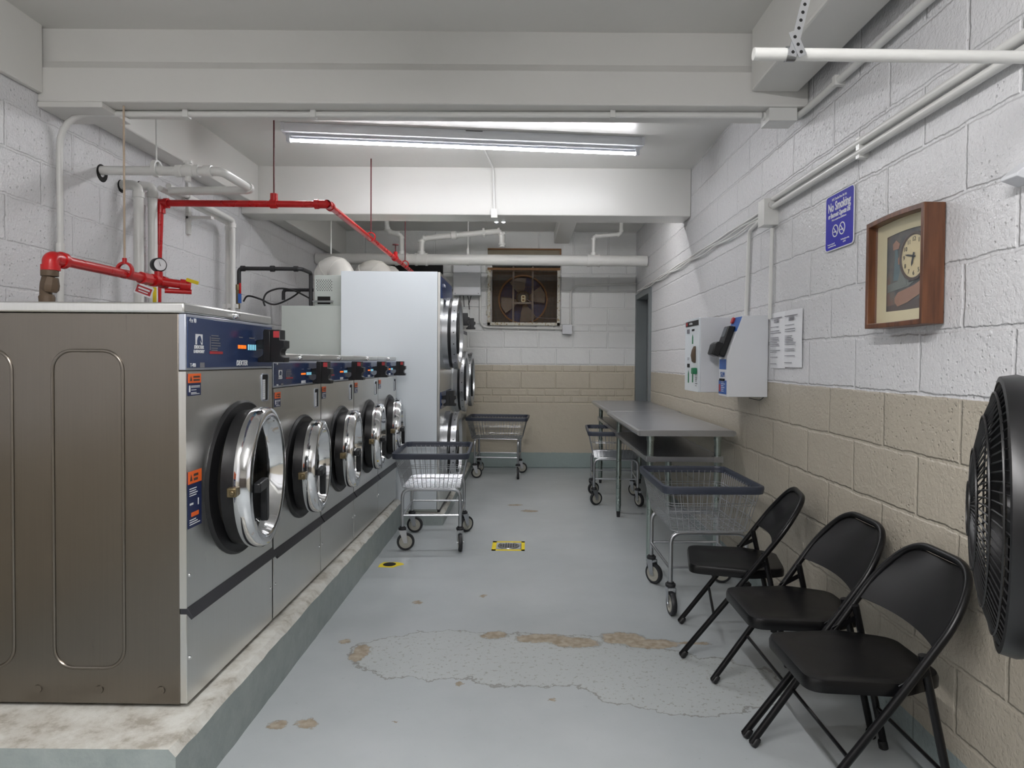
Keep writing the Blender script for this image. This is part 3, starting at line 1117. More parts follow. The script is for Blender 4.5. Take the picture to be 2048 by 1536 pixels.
lab(mb.build('rear_cabinet', M['grey_enamel'], t, bevel=0.003), 'pale grey rear cabinet')
mb = MB()
bx0, bx1, bz0, bz1 = -0.995, -dd - 0.002, 1.597, 1.84
mb.box((bx0, 0.08, bz0), (bx1, 0.42, bz1))
bo = mb.build('burner_box', M['grey_enamel'], t, bevel=0.003)
mb = MB()
for i in range(7):
    for j in range(8):
        x = bx0 + 0.018 + i * 0.018 + (0.009 if j % 2 else 0)
        mb.lathe((x, 0.0795, bz1 - 0.04 - j * 0.0115), (0, -1, 0), [(0.0038, 0), (0.0, 0.0003)], 8)
mb.box((bx0 + 0.025, 0.078, bz0 + 0.015), (bx0 + 0.125, 0.0795, bz0 + 0.075))
mb.build('vent_hole', M['dark'], bo)
mb = MB()
mb.cyl((bx0 - 0.01, 0.068, bz0 + 0.035), (bx0 + 0.15, 0.068, bz0 + 0.035), 0.008, 10)
mb.build('gas_rail', M['chrome_soft'], bo)


def single_dryer(yy, wd, hd, label):
    t = thing('tall_machine', label, 'dryer', (DX, yy, DB), 0, 'tall stainless machines at the back left')
    mb = MB()
    mb.box((-0.95, 0.004, 0.0), (-0.004, wd - 0.004, hd))
    mb.build('cabinet', M['grey_enamel'], t, bevel=0.003)
    mb = MB()
    mb.box((-0.02, 0.003, 0.02), (0.0, wd - 0.003, hd - 0.005))
    mb.build('front_panel', M['steel'], t, bevel=0.003)
    mb = MB()
    mb.box((0.0, 0.03, hd - 0.20), (0.004, wd - 0.03, hd - 0.165))
    mb.build('label_strip', M['grey_ink'], t)
    round_door(t, (0, wd / 2, 0.98), 0.275, 0.10)
    card_reader(t, (0.004, wd * 0.72, hd - 0.08), 1.1, False)
    return t


single_dryer(5.96, 0.74, 1.66, 'stainless machine with one round door next to the white dryer')
single_dryer(6.72, 0.74, 1.66, 'last stainless machine with one round door by the back wall')

for x, y, zt, r, rr, zl, lb in ((-1.64, 5.72, 2.15, 0.108, 0.075, 1.69, 'white exhaust duct elbow nearest, above the perforated box'),
                             (-1.44, 6.30, 2.21, 0.112, 0.095, 1.755, 'middle white exhaust duct elbow above the dryers'),
                             (-1.44, 6.93, 2.25, 0.10, 0.06, 1.755, 'farthest white exhaust duct elbow above the dryers')):
    mb = MB()
    path = [V((x - rr, y, zl)), V((x - rr, y, zt - r - rr - 0.02))]
    for k in range(9):
        a = R(180 - 22.5 * k)
        path.append(V((x + rr * math.cos(a), y - 0.01 * k, zt - r - rr + rr * math.sin(a))))
    path.append(V((x + rr, y - 0.08, max(zl, zt - r - rr - 0.06))))
    mb.tube(path, r, 28)
    for k in (1, 4, 7):
        p, q = path[k], path[k + 1]
        mb.cyl(p, p + (q - p).normalized() * 0.010, r + 0.004, 28)
    tag(mb.build('exhaust_duct', M['duct'], origin=(x, y, zl)), lb, 'duct')

# ------------------------------------------------------------------ folding tables
def table(label, y0_, x0_):
    L, Wd, z = 1.50, 0.60, 0.86
    t = thing('folding_table', label, 'table', (x0_ + Wd / 2, y0_ + L / 2, 0), 0, 'stainless work tables end to end along the wall')
    mb = MB()
    pts = []
    for y_, z_ in ((0, 0),):
        pass
    hw, hl = Wd / 2, L / 2
    mb.box((-hw + 0.02, -hl, z - 0.003), (hw - 0.02, hl, z))
    for sx in (-1, 1):
        mb.prism([V((sx * (hw - 0.02), -hl, z)), V((sx * (hw - 0.006), -hl, z - 0.005)), V((sx * hw, -hl, z - 0.018)), V((sx * (hw - 0.006), -hl, z - 0.031)), V((sx * (hw - 0.02), -hl, z - 0.036))], (0, L, 0))
    mb.box((-hw + 0.015, -hl, z - 0.036), (hw - 0.015, -hl + 0.003, z - 0.001))
    mb.box((-hw + 0.015, hl - 0.003, z - 0.036), (hw - 0.015, hl, z - 0.001))
    mb.build('tabletop', M['table'], t, bevel=0.001)
    for sx in (-1, 1):
        for sy in (-1, 1):
            mb = MB()
            px, py = sx * 0.205, sy * (hl - 0.065)
            mb.cyl((px, py, 0.05), (px, py, z - 0.04), 0.0205, 18)
            lg = mb.build('leg', M['galv'], t)
            mb = MB()
            mb.cyl((px, py, 0.0), (px, py, 0.055), 0.013, 12, 0.017)
            mb.build('foot', M['pipe_black'], lg)
            mb = MB()
            mb.cyl((px, py, z - 0.07), (px, py, z - 0.035), 0.024, 18)
            mb.build('leg_socket', M['galv'], lg)
    mb = MB()
    mb.box((-0.225, -hl + 0.05, 0.69), (0.225, hl - 0.05, 0.694))
    for a, b in (((-0.235, -hl + 0.045), (-0.215, hl - 0.045)), ((0.215, -hl + 0.045), (0.235, hl - 0.045))):
        mb.box((a[0], a[1], 0.664), (a[0] + 0.004 if a[0] < 0 else b[0], b[1], 0.694)) if a[0] < 0 else mb.box((b[0] - 0.004, a[1], 0.664), (b[0], b[1], 0.694))
    mb.box((-0.225, -hl + 0.045, 0.664), (0.225, -hl + 0.049, 0.694))
    mb.box((-0.225, hl - 0.049, 0.664), (0.225, hl - 0.045, 0.694))
    for sx in (-1, 1):
        for sy in (-1, 1):
            cx, cy = sx * 0.205, sy * (hl - 0.065)
            mb.box((cx - 0.028, cy - 0.028, 0.662), (cx + 0.028, cy + 0.028, 0.697))
    mb.build('undershelf', M['table'], t)
    return t


table('nearer stainless steel work table with high undershelf against the right wall', 3.985, 0.668)
table('farther stainless steel work table, touching the nearer one end to end', 5.50, 0.69)


# ------------------------------------------------------------------ laundry carts
def caster(parent, x, y, ang):
    mb = MB()
    mb.cyl((x, y, 0.138), (x, y, 0.154), 0.026, 18)
    mb.cyl((x, y, 0.150), (x, y, 0.162), 0.018, 18)
    cs = lab(mb.build('caster', M['tyre'], parent, bevel=0.003), 'caster with dark cap')
    d_ = V((math.cos(ang), math.sin(ang), 0))
    s_ = V((-d_.y, d_.x, 0))
    c = V((x, y, 0)) + d_ * 0.022
    c.z = 0.059
    mb = MB()
    for sg in (-1, 1):
        a = V((x, y, 0.136)) + s_ * sg * 0.019
        b = c + s_ * sg * 0.019
        mb.prism([a - d_ * 0.022, a + d_ * 0.026, b + d_ * 0.012 - Z * 0.008, b - d_ * 0.012 - Z * 0.008], s_ * sg * 0.002)
    mb.prism([V((x, y, 0.134)) + d_ * 0.026 + s_ * 0.020, V((x, y, 0.134)) - d_ * 0.022 + s_ * 0.020, V((x, y, 0.134)) - d_ * 0.022 - s_ * 0.020, V((x, y, 0.134)) + d_ * 0.026 - s_ * 0.020], (0, 0, 0.004))
    mb.cyl(c - s_ * 0.024, c + s_ * 0.024, 0.005, 8)
    mb.build('fork', M['chrome_soft'], cs)
    mb = MB()
    mb.lathe(c, s_, [(0.043, -0.013), (0.056, -0.012), (0.059, -0.005), (0.059, 0.005), (0.056, 0.012), (0.043, 0.013)], 28)
    mb.build('tyre', M['tyre'], cs)
    mb = MB()
    mb.lathe(c, s_, [(0, -0.013), (0.014, -0.014), (0.016, -0.010), (0.034, -0.009), (0.036, -0.013), (0.044, -0.012), (0.044, 0.012), (0.036, 0.013), (0.034, 0.009), (0.016, 0.010), (0.014, 0.014), (0, 0.013)], 28)
    mb.build('wheel_hub', M['hub'], cs)


def cart(label, loc, rz, spins):
    t = thing('laundry_cart', label, 'laundry cart', loc, rz, 'wire laundry carts on casters')
    L, Wd, zt, zb = 0.66, 0.49, 0.645, 0.425
    lb, wb = 0.54, 0.385

    def rect(l, w_, z, r=0.05, n=4):
        return [V((a, b, z)) for a, b in rrect(l, w_, r, n)]
    # rim: a deep bumper with a lip
    mb = MB()
    prof = [(0.006, -0.022), (0.010, 0.004), (0.008, 0.014), (-0.006, 0.016), (-0.010, 0.004), (-0.006, -0.022)]
    rings = [rect(L + 2 * o, Wd + 2 * o, zt + h) for o, h in prof]
    mb.rings(rings, closed=True, cap=False)
    # scalloped inner tabs
    mb.rings([rect(L - 0.014, Wd - 0.014, zt + 0.004), rect(L - 0.020, Wd - 0.020, zt - 0.018)], cap=False)
    lab(mb.build('bumper_rim', M['rim'], t), 'slate blue plastic rim')
    # wires
    mb = MB()
    r = 0.0020
    top = rect(L - 0.02, Wd - 0.02, zt - 0.01)
    bot = rect(lb, wb, zb)

    def level(f, rr=0.0022):
        mb.tube([V((L - 0.02 + (lb - L + 0.02) * f, 0, 0)) * 0 + p.lerp(q, f) for p, q in zip(top, bot)], rr, 5, closed=True)
    for f in (0.30, 0.36, 0.68, 1.0):
        level(f, 0.0030 if f == 1.0 else 0.0022)

    def side(p0, p1, q0, q1, n):
        for i in range(n + 1):
            a, b = V(p0).lerp(V(p1), i / n), V(q0).lerp(V(q1), i / n)
            mb.tube([a, b], r, 4, cap=False)
    hl, hw, bl, bw = (L - 0.02) / 2, (Wd - 0.02) / 2, lb / 2, wb / 2
    e, g_ = 0.03, 0.03
    for sg in (-1, 1):
        side((-hl + e, sg * hw, zt - 0.01), (hl - e, sg * hw, zt - 0.01), (-bl + g_, sg * bw, zb), (bl - g_, sg * bw, zb), 17)
        side((sg * hl, -hw + e, zt - 0.01), (sg * hl, hw - e, zt - 0.01), (sg * bl, -bw + g_, zb), (sg * bl, bw - g_, zb), 12)
    for i in range(17):
        x = -bl + 0.02 + (lb - 0.04) * i / 16
        mb.tube([(x, -bw, zb), (x, bw, zb)], r, 4, cap=False)
    for i in range(9):
        y = -bw + 0.02 + (wb - 0.04) * i / 8
        mb.tube([(-bl, y, zb - 0.003), (bl, y, zb - 0.003)], 0.0022, 4, cap=False)
    mb.build('wire_basket', M['chrome_soft'], t)
    # tube frame: two inverted U hoops, rails
    fx, fy = 0.235, 0.192
    mb = MB()
    for sg in (-1, 1):
        mb.tube(fillet([(sg * fx, -fy, 0.155), (sg * fx, -fy, 0.408), (sg * fx, fy, 0.408), (sg * fx, fy, 0.155)], 0.055, 7), 0.0115, 12)
        mb.tube([(sg * fx, -fy, 0.235), (sg * fx, fy, 0.235)], 0.0075, 8)
    for sg in (-1, 1):
        mb.tube([(-fx, sg * fy, 0.225), (fx, sg * fy, 0.225)], 0.0075, 8)
    mb.build('tube_frame', M['chrome_soft'], t)
    i = 0
    for sx in (-1, 1):
        for sy in (-1, 1):
            caster(t, sx * fx, sy * fy, spins[i])
            i += 1
    return t


# casters order: (-x,-y), (-x,+y), (+x,-y), (+x,+y) in the cart's own frame
cart('laundry cart standing alone in front of the small washers and white dryer', (-0.635, 4.66, 0), R(90) + R(2), [R(-172), R(-82), R(-50), R(-95)])
cart('laundry cart by the far wall beside the round doored machines', (-0.305, 7.36, 0), R(-3), [R(10), R(60), R(-85), R(5)])
cart('laundry cart half hidden under the far work table', (0.812, 6.08, 0), R(90) + R(-3), [R(-150), R(-62), R(-130), R(-60)])
cart('laundry cart between the near work table and the black chairs', (0.925, 3.575, 0), R(90) + R(1), [R(-120), R(-176), R(-100), R(-145)])


# ------------------------------------------------------------------ folding chairs
def chair(label, loc, rz):
    t = thing('folding_chair', label, 'chair', loc, rz, 'black folding chairs along the right wall')
    zt = 0.70
    f0, f1 = V((0.245, 0, 0.0)), V((-0.255, 0, zt))
    ax = (f1 - f0).normalized()
    r = 0.0115
    # one tube: front foot, up the side, round the back
    pts = [V((f0.x, -0.190, 0.012)), f0.lerp(f1, 0.55) + V((0, -0.205, 0)), f0.lerp(f1, 0.84) + V((0, -0.208, 0)),
           f1 + V((0, -0.135, 0)), f1 + V((0, 0.135, 0)), f0.lerp(f1, 0.84) + V((0, 0.208, 0)), f0.lerp(f1, 0.55) + V((0, 0.205, 0)), V((f0.x, 0.190, 0.012))]
    mb = MB()
    mb.tube(fillet(pts, 0.10, 8), r, 12)
    mb.build('back_frame', M['black_gloss'], t)
    # back panel, gently curved, set between the tubes
    nrm = V((ax.z, 0, -ax.x)).normalized()          # pointing forward and up
    mb = MB()
    fr, bk = [], []
    n = 14
    rows_ = 8
    for j in range(rows_ + 1):
        v_ = j / rows_
        f = 0.735 + (0.985 - 0.735) * v_
        rowf, rowb = [], []
        for i in range(n + 1):
            u_ = -1 + 2 * i / n
            half = 0.198 if f < 0.86 else 0.198 - 0.075 * ((f - 0.86) / 0.125) ** 1.6
            dip = -0.016 * (1 - v_) * (1 - u_ * u_) if j == 0 else 0
            c = f0.lerp(f1, f) + V((0, u_ * half, 0)) - nrm * (0.022 * (1 - u_ * u_)) + ax * (0.018 * (u_ * u_ - 1) * (v_ - 0.0) * -0.2) + ax * (-0.035 * u_ * u_ * (1 - v_)) * 0.6
            rowf.append(mb.b.verts.new(c + nrm * 0.002))
            rowb.append(mb.b.verts.new(c - nrm * 0.002))
        fr.append(rowf)
        bk.append(rowb)
    for j in range(rows_):
        for i in range(n):
            mb.b.faces.new((fr[j][i], fr[j][i + 1], fr[j + 1][i + 1], fr[j + 1][i]))
            mb.b.faces.new((bk[j][i], bk[j + 1][i], bk[j + 1][i + 1], bk[j][i + 1]))
    for i in range(n):
        mb.b.faces.new((fr[0][i], bk[0][i], bk[0][i + 1], fr[0][i + 1]))
        mb.b.faces.new((fr[rows_][i], fr[rows_][i + 1], bk[rows_][i + 1], bk[rows_][i]))
    for j in range(rows_):
        mb.b.faces.new((fr[j][0], fr[j + 1][0], bk[j + 1][0], bk[j][0]))
        mb.b.faces.new((fr[j][n], bk[j][n], bk[j + 1][n], fr[j + 1][n]))
    mb.build('backrest', M['black_gloss'], t)
    # seat pan: rounded front, tapering to the back, rolled rim
    out = []
    cor = [(0.215, -0.165, 0.05), (0.215, 0.165, 0.05), (-0.04, 0.188, 0.03), (-0.185, 0.125, 0.04), (-0.185, -0.125, 0.04), (-0.04, -0.188, 0.03)]
    n_ = len(cor)
    for i in range(n_):
        p = V((cor[i][0], cor[i][1], 0))
        a = V((cor[i - 1][0], cor[i - 1][1], 0))
        b = V((cor[(i + 1) % n_][0], cor[(i + 1) % n_][1], 0))
        r_ = cor[i][2]
        s_, e_ = p + (a - p).normalized() * r_, p + (b - p).normalized() * r_
        for k in range(7):
            q = k / 6
            out.append(s_.lerp(p, q).lerp(p.lerp(e_, q), q))
    zs = 0.395

    def off(d_, z):
        c0 = V((0.02, 0, 0))
        return [V((p.x - (p.x - c0.x) * d_, p.y - p.y * d_, z)) for p in out]
    mb = MB()
    mb.rings([off(0.0, zs - 0.036), off(-0.004, zs - 0.014), off(0.02, zs - 0.002), off(0.06, zs), off(0.30, zs - 0.006), off(0.7, zs - 0.010)], cap=False)
    mb.b.faces.new([mb.b.verts.new(p) for p in off(0.7, zs - 0.010)])
    mb.rings([off(0.0, zs - 0.036), off(0.03, zs - 0.034), off(0.035, zs - 0.012)], cap=False)
    mb.b.faces.new([mb.b.verts.new(p) for p in reversed(off(0.035, zs - 0.012))])
    bmesh.ops.remove_doubles(mb.b, verts=mb.b.verts[:], dist=0.0004)
    mb.build('seat', M['black_gloss'], t)
    for sg in (-1, 1):
        mb = MB()
        top = V((-0.088, sg * 0.185, 0.475))
        bot = V((-0.190, sg * 0.185, 0.014))
        mb.tube([top, bot], 0.0115, 12)
        lg = mb.build('rear_leg', M['black_gloss'], t)
        mb = MB()
        mb.lathe(bot + V((0, 0, -0.014)), (bot - top) * -1, [(0.0, 0), (0.015, 0.001), (0.015, 0.022), (0.0125, 0.028)], 14)
        mb.build('rubber_foot', M['rubber'], lg)
        mb = MB()
        p, q = V((-0.095, sg * 0.192, 0.43)), V((-0.028, sg * 0.196, 0.392))
        dd_ = (q - p).normalized()
        u_ = dd_.cross(Y).normalized() * 0.008
        mb.prism([p - dd_ * 0.008 + u_, q + dd_ * 0.008 + u_, q + dd_ * 0.008 - u_, p - dd_ * 0.008 - u_], (0, sg * 0.004, 0))
        mb.build('folding_link', M['black_gloss'], lg)
        mb = MB()
        b0 = V((f0.x, sg * 0.190, 0.0))
        d3 = (f0.lerp(f1, 0.55) + V((0, sg * 0.205, 0)) - b0)
        mb.lathe(b0, d3, [(0.0, 0.004), (0.0145, 0.006), (0.0145, 0.030), (0.012, 0.036)], 14)
        mb.build('rubber_foot', M['rubber'], t)
    mb = MB()
    q = f0.lerp(f1, 0.27)
    mb.tube([q + V((0, -0.196, 0)), q + V((0, 0.196, 0))], 0.006, 8)
    mb.build('front_stretcher', M['black_gloss'], t)
    mb = MB()
    mb.tube([V((-0.162, -0.185, 0.14)), V((-0.162, 0.185, 0.14))], 0.006, 8)
    mb.build('rear_stretcher', M['black_gloss'], t)
    return t


c0 = chair('black folding chair nearest the camera, partly cut by the bottom edge', (1.000, 1.985, 0), R(180))
for lb_, lc, rz_ in (('middle black folding chair of the three', (0.992, 2.418, 0), R(180)), ('farthest black folding chair, beside the laundry cart, turned slightly away', (0.955, 2.972, 0), R(180 - 12))):
    c = copy_tree(c0)
    c.location = lc
    c.rotation_euler = (0, 0, rz_)
    c['label'] = lb_


# ------------------------------------------------------------------ pedestal fan at the right edge
t = thing('pedestal_fan', 'large black fan seen edge on at the right side of the photo', 'fan', (0.900, 1.20, 0))
fc = V((0, 0, 1.0))
ax = V((-math.cos(R(31)), math.sin(R(31)), 0))
RF = 0.248
mb = MB()
mb.lathe(fc, ax, [(RF - 0.010, -0.030), (RF, -0.028), (RF + 0.004, -0.012), (RF + 0.001, 0.0), (RF + 0.004, 0.012), (RF, 0.036), (RF - 0.010, 0.038), (RF - 0.012, 0.03), (RF - 0.012, -0.026), (RF - 0.010, -0.030)], 64)
mb.build('rim', M['fan_black'], t)


def grille(name, sgn, depth):
    mb = MB()
    a = Z
    b = ax.cross(a)

    def prof(f):
        return depth * (1 - f ** 2.4)
    for k in range(72):
        th = 2 * math.pi * k / 72
        tw = 0.35
        pts = []
        for i in range(7):
            f = 0.2 + 0.79 * i / 6
            ang = th + tw * (1 - f)
            pts.append(fc + (a * math.cos(ang) + b * math.sin(ang)) * (RF * f) + ax * sgn * (0.028 + prof(f)))
        mb.tube(pts, 0.0016, 4, cap=False)
    for f in (0.2, 0.45, 0.7, 0.88):
        pts = [fc + (a * math.cos(x) + b * math.sin(x)) * (RF * f) + ax * sgn * (0.03 + prof(f)) for x in [2 * math.pi * q / 48 for q in range(48)]]
        mb.tube(pts, 0.0022, 5, closed=True)
    mb.lathe(fc, ax * sgn, [(0.055, 0.020 + depth * 0.92), (0.050, 0.029 + depth * 0.97), (0, 0.029 + depth)], 24)
    return mb.build(name, M['fan_black'], t)


grille('front_grille', 1, 0.052)
grille('rear_grille', -1, 0.045)
mb = MB()
for k in range(5):
    th = 2 * math.pi * k / 5
    a, b = Z, ax.cross(Z)
    rows_ = []
    for i in range(6):
        f = 0.2 + 0.68 * i / 5
        hw_ = 0.30 + 0.22 * math.sin(math.pi * i / 5)
        row = []
        for s_ in (-1, -0.33, 0.33, 1):
            ang = th + hw_ * s_
            row.append(fc + (a * math.cos(ang) + b * math.sin(ang)) * RF * f + ax * (0.016 * s_))
        rows_.append(row)
    va = [[mb.b.verts.new(p + ax * 0.001) for p in r_] for r_ in rows_]
    vb = [[mb.b.verts.new(p - ax * 0.001) for p in r_] for r_ in rows_]
    for i in range(5):
        for j in range(3):
            mb.b.faces.new((va[i][j], va[i][j + 1], va[i + 1][j + 1], va[i + 1][j]))
            mb.b.faces.new((vb[i][j], vb[i + 1][j], vb[i + 1][j + 1], vb[i][j + 1]))
mb.lathe(fc, ax, [(0, 0.03), (0.045, 0.025), (0.05, -0.02), (0, -0.02)], 24)
mb.build('fan_blades', M['fan_black'], t)
mb = MB()
mb.lathe(fc, -ax, [(0.06, 0.070), (0.075, 0.09), (0.07, 0.17), (0.04, 0.20), (0, 0.205)], 28)
mb.build('motor_housing', M['fan_black'], t)
mc = fc - ax * 0.14
mb = MB()
mb.cyl((mc.x, mc.y, 0.03), (mc.x, mc.y, 0.96), 0.016, 16)
mb.cyl((mc.x, mc.y, 0.5), (mc.x, mc.y, 0.58), 0.024, 16)
mb.build('pole', M['fan_black'], t)
mb = MB()
mb.lathe((mc.x, mc.y, 0), Z, [(0, 0.0), (0.2, 0.0), (0.2, 0.015), (0.06, 0.035), (0.03, 0.07), (0, 0.07)], 40)
mb.build('base', M['fan_black'], t)

# ------------------------------------------------------------------ right wall: clock, sign, boxes, papers
# framed clock
cy0, cy1, cz0, cz1, cd_ = 2.068, 2.418, 1.395, 1.772, 0.072
t = thing('wall_clock', 'square brown wood framed clock picture hanging on the right wall', 'clock', (XR, (cy0 + cy1) / 2, cz0))
O = V((XR, (cy0 + cy1) / 2, cz0))


def L_(x, y, z):
    return V((x, y, z)) - O


def arch(y):
    return 0.0


def frame_ring(mb, ya, yb, za, zb, xa, xb, wd, bulge):
    """frame with gently bowed top and bottom edges"""
    n = 12
    def outline(i_, x):
        pts = []
        for k in range(n + 1):
            f = k / n
            y = ya + i_ + (yb - ya - 2 * i_) * f
            pts.append(L_(x, y, za + i_ - bulge * 0.25 * math.sin(math.pi * f) ** 1))
        for k in range(n + 1):
            f = 1 - k / n
            y = ya + i_ + (yb - ya - 2 * i_) * f
            pts.append(L_(x, y, zb - i_ + bulge * math.sin(math.pi * f)))
        return pts
    mb.rings([outline(0, xb), outline(0, xa), outline(wd, xa), outline(wd, xb)], closed=True, cap=False)
    return outline


mb = MB()
ol = frame_ring(mb, cy0, cy1, cz0, cz1, XR - cd_, XR - 0.004, 0.017, 0.006)
mb.build('frame', M['wood'], t, bevel=0.002)
mb = MB()
a, b = ol(0.017, XR - cd_ + 0.034), ol(0.058, XR - cd_ + 0.046)
mb.rings([a, b], cap=False)
lab(mb.build('mat_board', M['cream'], t), 'cream mat board')


def picture_mat():
    n = NT('still_life_print')
    o = n.obj()
    f = n.noise(n.vmath('MULTIPLY', o, (6, 14, 9)), 1.0, 5, 0.6)
    c = n.ramp(f, [(0.3, lin((52, 54, 56))), (0.45, lin((84, 84, 82))), (0.56, lin((104, 96, 86))), (0.68, lin((120, 84, 66)))])
    return n.out(c, 0.6)


mb = MB()
plate(mb, L_(XR - 0.02, (cy0 + cy1) / 2, (cz0 + cz1) / 2), -Y, Z, cy1 - cy0 - 0.10, cz1 - cz0 - 0.10, 0.002)
pc = lab(mb.build('picture', picture_mat(), t), 'dim still life print')


def on_pic(fy, fz, x=XR - 0.0225):
    """fy 0 far edge .. 1 near edge, fz 0 bottom .. 1 top"""
    return L_(x, cy1 - 0.055 - fy * (cy1 - cy0 - 0.11), cz0 + 0.055 + fz * (cz1 - cz0 - 0.11))


def blob(pts, m, name, dx=0.001, x=XR - 0.0225):
    mb = MB()
    mb.prism([on_pic(a, b, x) for a, b in pts], (-dx, 0, 0))
    return mb.build(name, m, pc)


M['p_teal'] = simple('print_teal', (86, 110, 116), 0.6, 0, 0.2, 30)
M['p_skin'] = simple('print_tan', (158, 116, 92), 0.6, 0, 0.2, 40)
M['p_grey'] = simple('print_grey', (112, 118, 112), 0.6, 0, 0.25, 30)
M['p_rust'] = simple('print_rust', (120, 62, 48), 0.6, 0, 0.25, 30)
blob([(0.0, 0.0), (1, 0.0), (1, 0.14), (0.0, 0.08)], M['wood_dark'], 'print_table')
blob([(0.02, 0.26), (0.55, 0.30), (0.9, 0.42), (0.9, 0.46), (0.4, 0.40), (0.02, 0.36)], M['p_grey'], 'print_shelf')
blob([(0.17, 0.40), (0.36, 0.40), (0.33, 0.62), (0.28, 0.70), (0.27, 0.80), (0.20, 0.80), (0.20, 0.66)], M['p_teal'], 'print_bottle')
blob([(0.26, 0.32), (0.52, 0.32), (0.48, 0.46), (0.42, 0.54), (0.42, 0.60), (0.34, 0.60), (0.34, 0.50)], M['p_grey'], 'print_jug', x=XR - 0.0233)
blob([(0.16, 0.80), (0.30, 0.80), (0.33, 0.86), (0.24, 0.92), (0.15, 0.88)], M['p_skin'], 'print_stopper', x=XR - 0.0233)
blob([(0.30, 0.60), (0.45, 0.60), (0.47, 0.68), (0.38, 0.72), (0.29, 0.68)], M['p_skin'], 'print_lid', x=XR - 0.0238)
blob([(0.55, 0.34), (0.98, 0.40), (0.98, 0.54), (0.60, 0.46)], M['p_rust'], 'print_books')
blob([(0.22, 0.12), (0.30, 0.06), (0.55, 0.10), (0.98, 0.22), (0.98, 0.38), (0.70, 0.30), (0.30, 0.24), (0.22, 0.18)], M['p_skin'], 'print_cloth', x=XR - 0.0238)
dc = on_pic(0.70, 0.655, XR - 0.024)
mb = MB()
mb.lathe(dc, -X, [(0.080, -0.001), (0.080, 0.006), (0.074, 0.008), (0.070, 0.004)], 40)
mb.build('clock_rim', M['wood_dark'], t)
mb = MB()
mb.lathe(dc, -X, [(0.071, 0.003), (0.0, 0.003)], 40)
di = lab(mb.build('clock_dial', M['dial'], t), 'cream dial')
for k in range(12):
    a = R(90 - 30 * (k + 1))
    q = dc + V((-0.0038, 0, 0)) + (-Y) * (0.056 * math.cos(a)) + Z * (0.056 * math.sin(a))
    text(str(k + 1), 0.021, q, -Y, Z, M['black_plastic'], di, t=0.0003, name='numeral')
for ang, ln, wd in ((R(168), 0.050, 0.003), (R(-108), 0.034, 0.0045)):
    mb = MB()
    d_ = (-Y) * math.cos(ang) + Z * math.sin(ang)
    e_ = d_.cross(X).normalized()
    q = dc + V((-0.005, 0, 0))
    mb.prism([q - d_ * 0.012 - e_ * wd, q + d_ * ln * 0.7 - e_ * wd, q + d_ * ln, q + d_ * ln * 0.7 + e_ * wd, q - d_ * 0.012 + e_ * wd], (-0.0008, 0, 0))
    mb.build('clock_hand', M['black_plastic'], di)
mb = MB()
mb.rings([ol(0.016, XR - cd_ + 0.026), ol(0.016, XR - cd_ + 0.028)])
lab(mb.build('glass_pane', M['clear'], t), 'clear glass front')

# no smoking sign
sy0, sy1, sz0, sz1 = 2.640, 2.888, 1.735, 2.075
so = V((XR, (sy0 + sy1) / 2, (sz0 + sz1) / 2))
sz0 = at_x(1712, 484, XR).z - 0.003
sz1 = at_x(1712, 369, XR).z + 0.004
so.z = (sz0 + sz1) / 2
hh, ww = sz1 - sz0, sy1 - sy0
t = thing('no_smoking_sign', 'blue No Smoking sign with white lettering on the right wall', 'sign', so)
mb = MB()
plate(mb, (-0.006, 0, 0), -Y, Z, ww, hh, 0.003, 0.018)
mb.build('sign_plate', M['paper'], t)
mb = MB()
plate(mb, (-0.0092, 0, 0.0), -Y, Z, ww - 0.008, hh - 0.008, 0.0006, 0.015)
lab(mb.build('blue_field', M['sign_blue'], t), 'blue field')
SX = -0.0102


def sg(s_, size, y, z, sx=0.8, bold=0.0):
    text(s_, size, (SX, y, z), -Y, Z, M['paper'], t, sx=sx, bold=bold)


sg('NYC Smoke-Free Air Act', 0.0155, 0, hh * 0.40, 0.8)
sg('No Smoking', 0.052, 0, hh * 0.265, 0.76, 0.0012)
sg('or Electronic Cigarette Use', 0.0285, 0, hh * 0.12, 0.60, 0.0007)
sg('This is a smoke-free establishment.', 0.0115, 0, hh * 0.035, 0.8)
sg('To report smoking call', 0.0085, 0.068, -hh * 0.385, 0.8)
sg('nyc.gov/health/nosmoking', 0.0085, 0.060, -hh * 0.425, 0.8)
sg('For help quitting smoking', 0.0085, -0.055, -hh * 0.365, 0.8)
sg('call 311', 0.0095, -0.050, -hh * 0.41, 0.8)
for cyy in (0.030, -0.030):
    c = V((SX, cyy, -hh * 0.17))
    mb = MB()
    mb.lathe(c, -X, [(0.0260, 0), (0.0260, 0.0012), (0.0215, 0.0012), (0.0215, 0)], 32)
    d_ = (-Y * 0.707 - Z * 0.707)
    e_ = (-Y * 0.707 + Z * 0.707)
    mb.prism([c + d_ * 0.024 + e_ * 0.002, c - d_ * 0.024 + e_ * 0.002, c - d_ * 0.024 - e_ * 0.002, c + d_ * 0.024 - e_ * 0.002], (-0.0012, 0, 0))
    plate(mb, c + V((0, 0.002, -0.004)), -Y, Z, 0.026, 0.0045, 0.001)
    mb.build('prohibition_symbol', M['paper'], t)

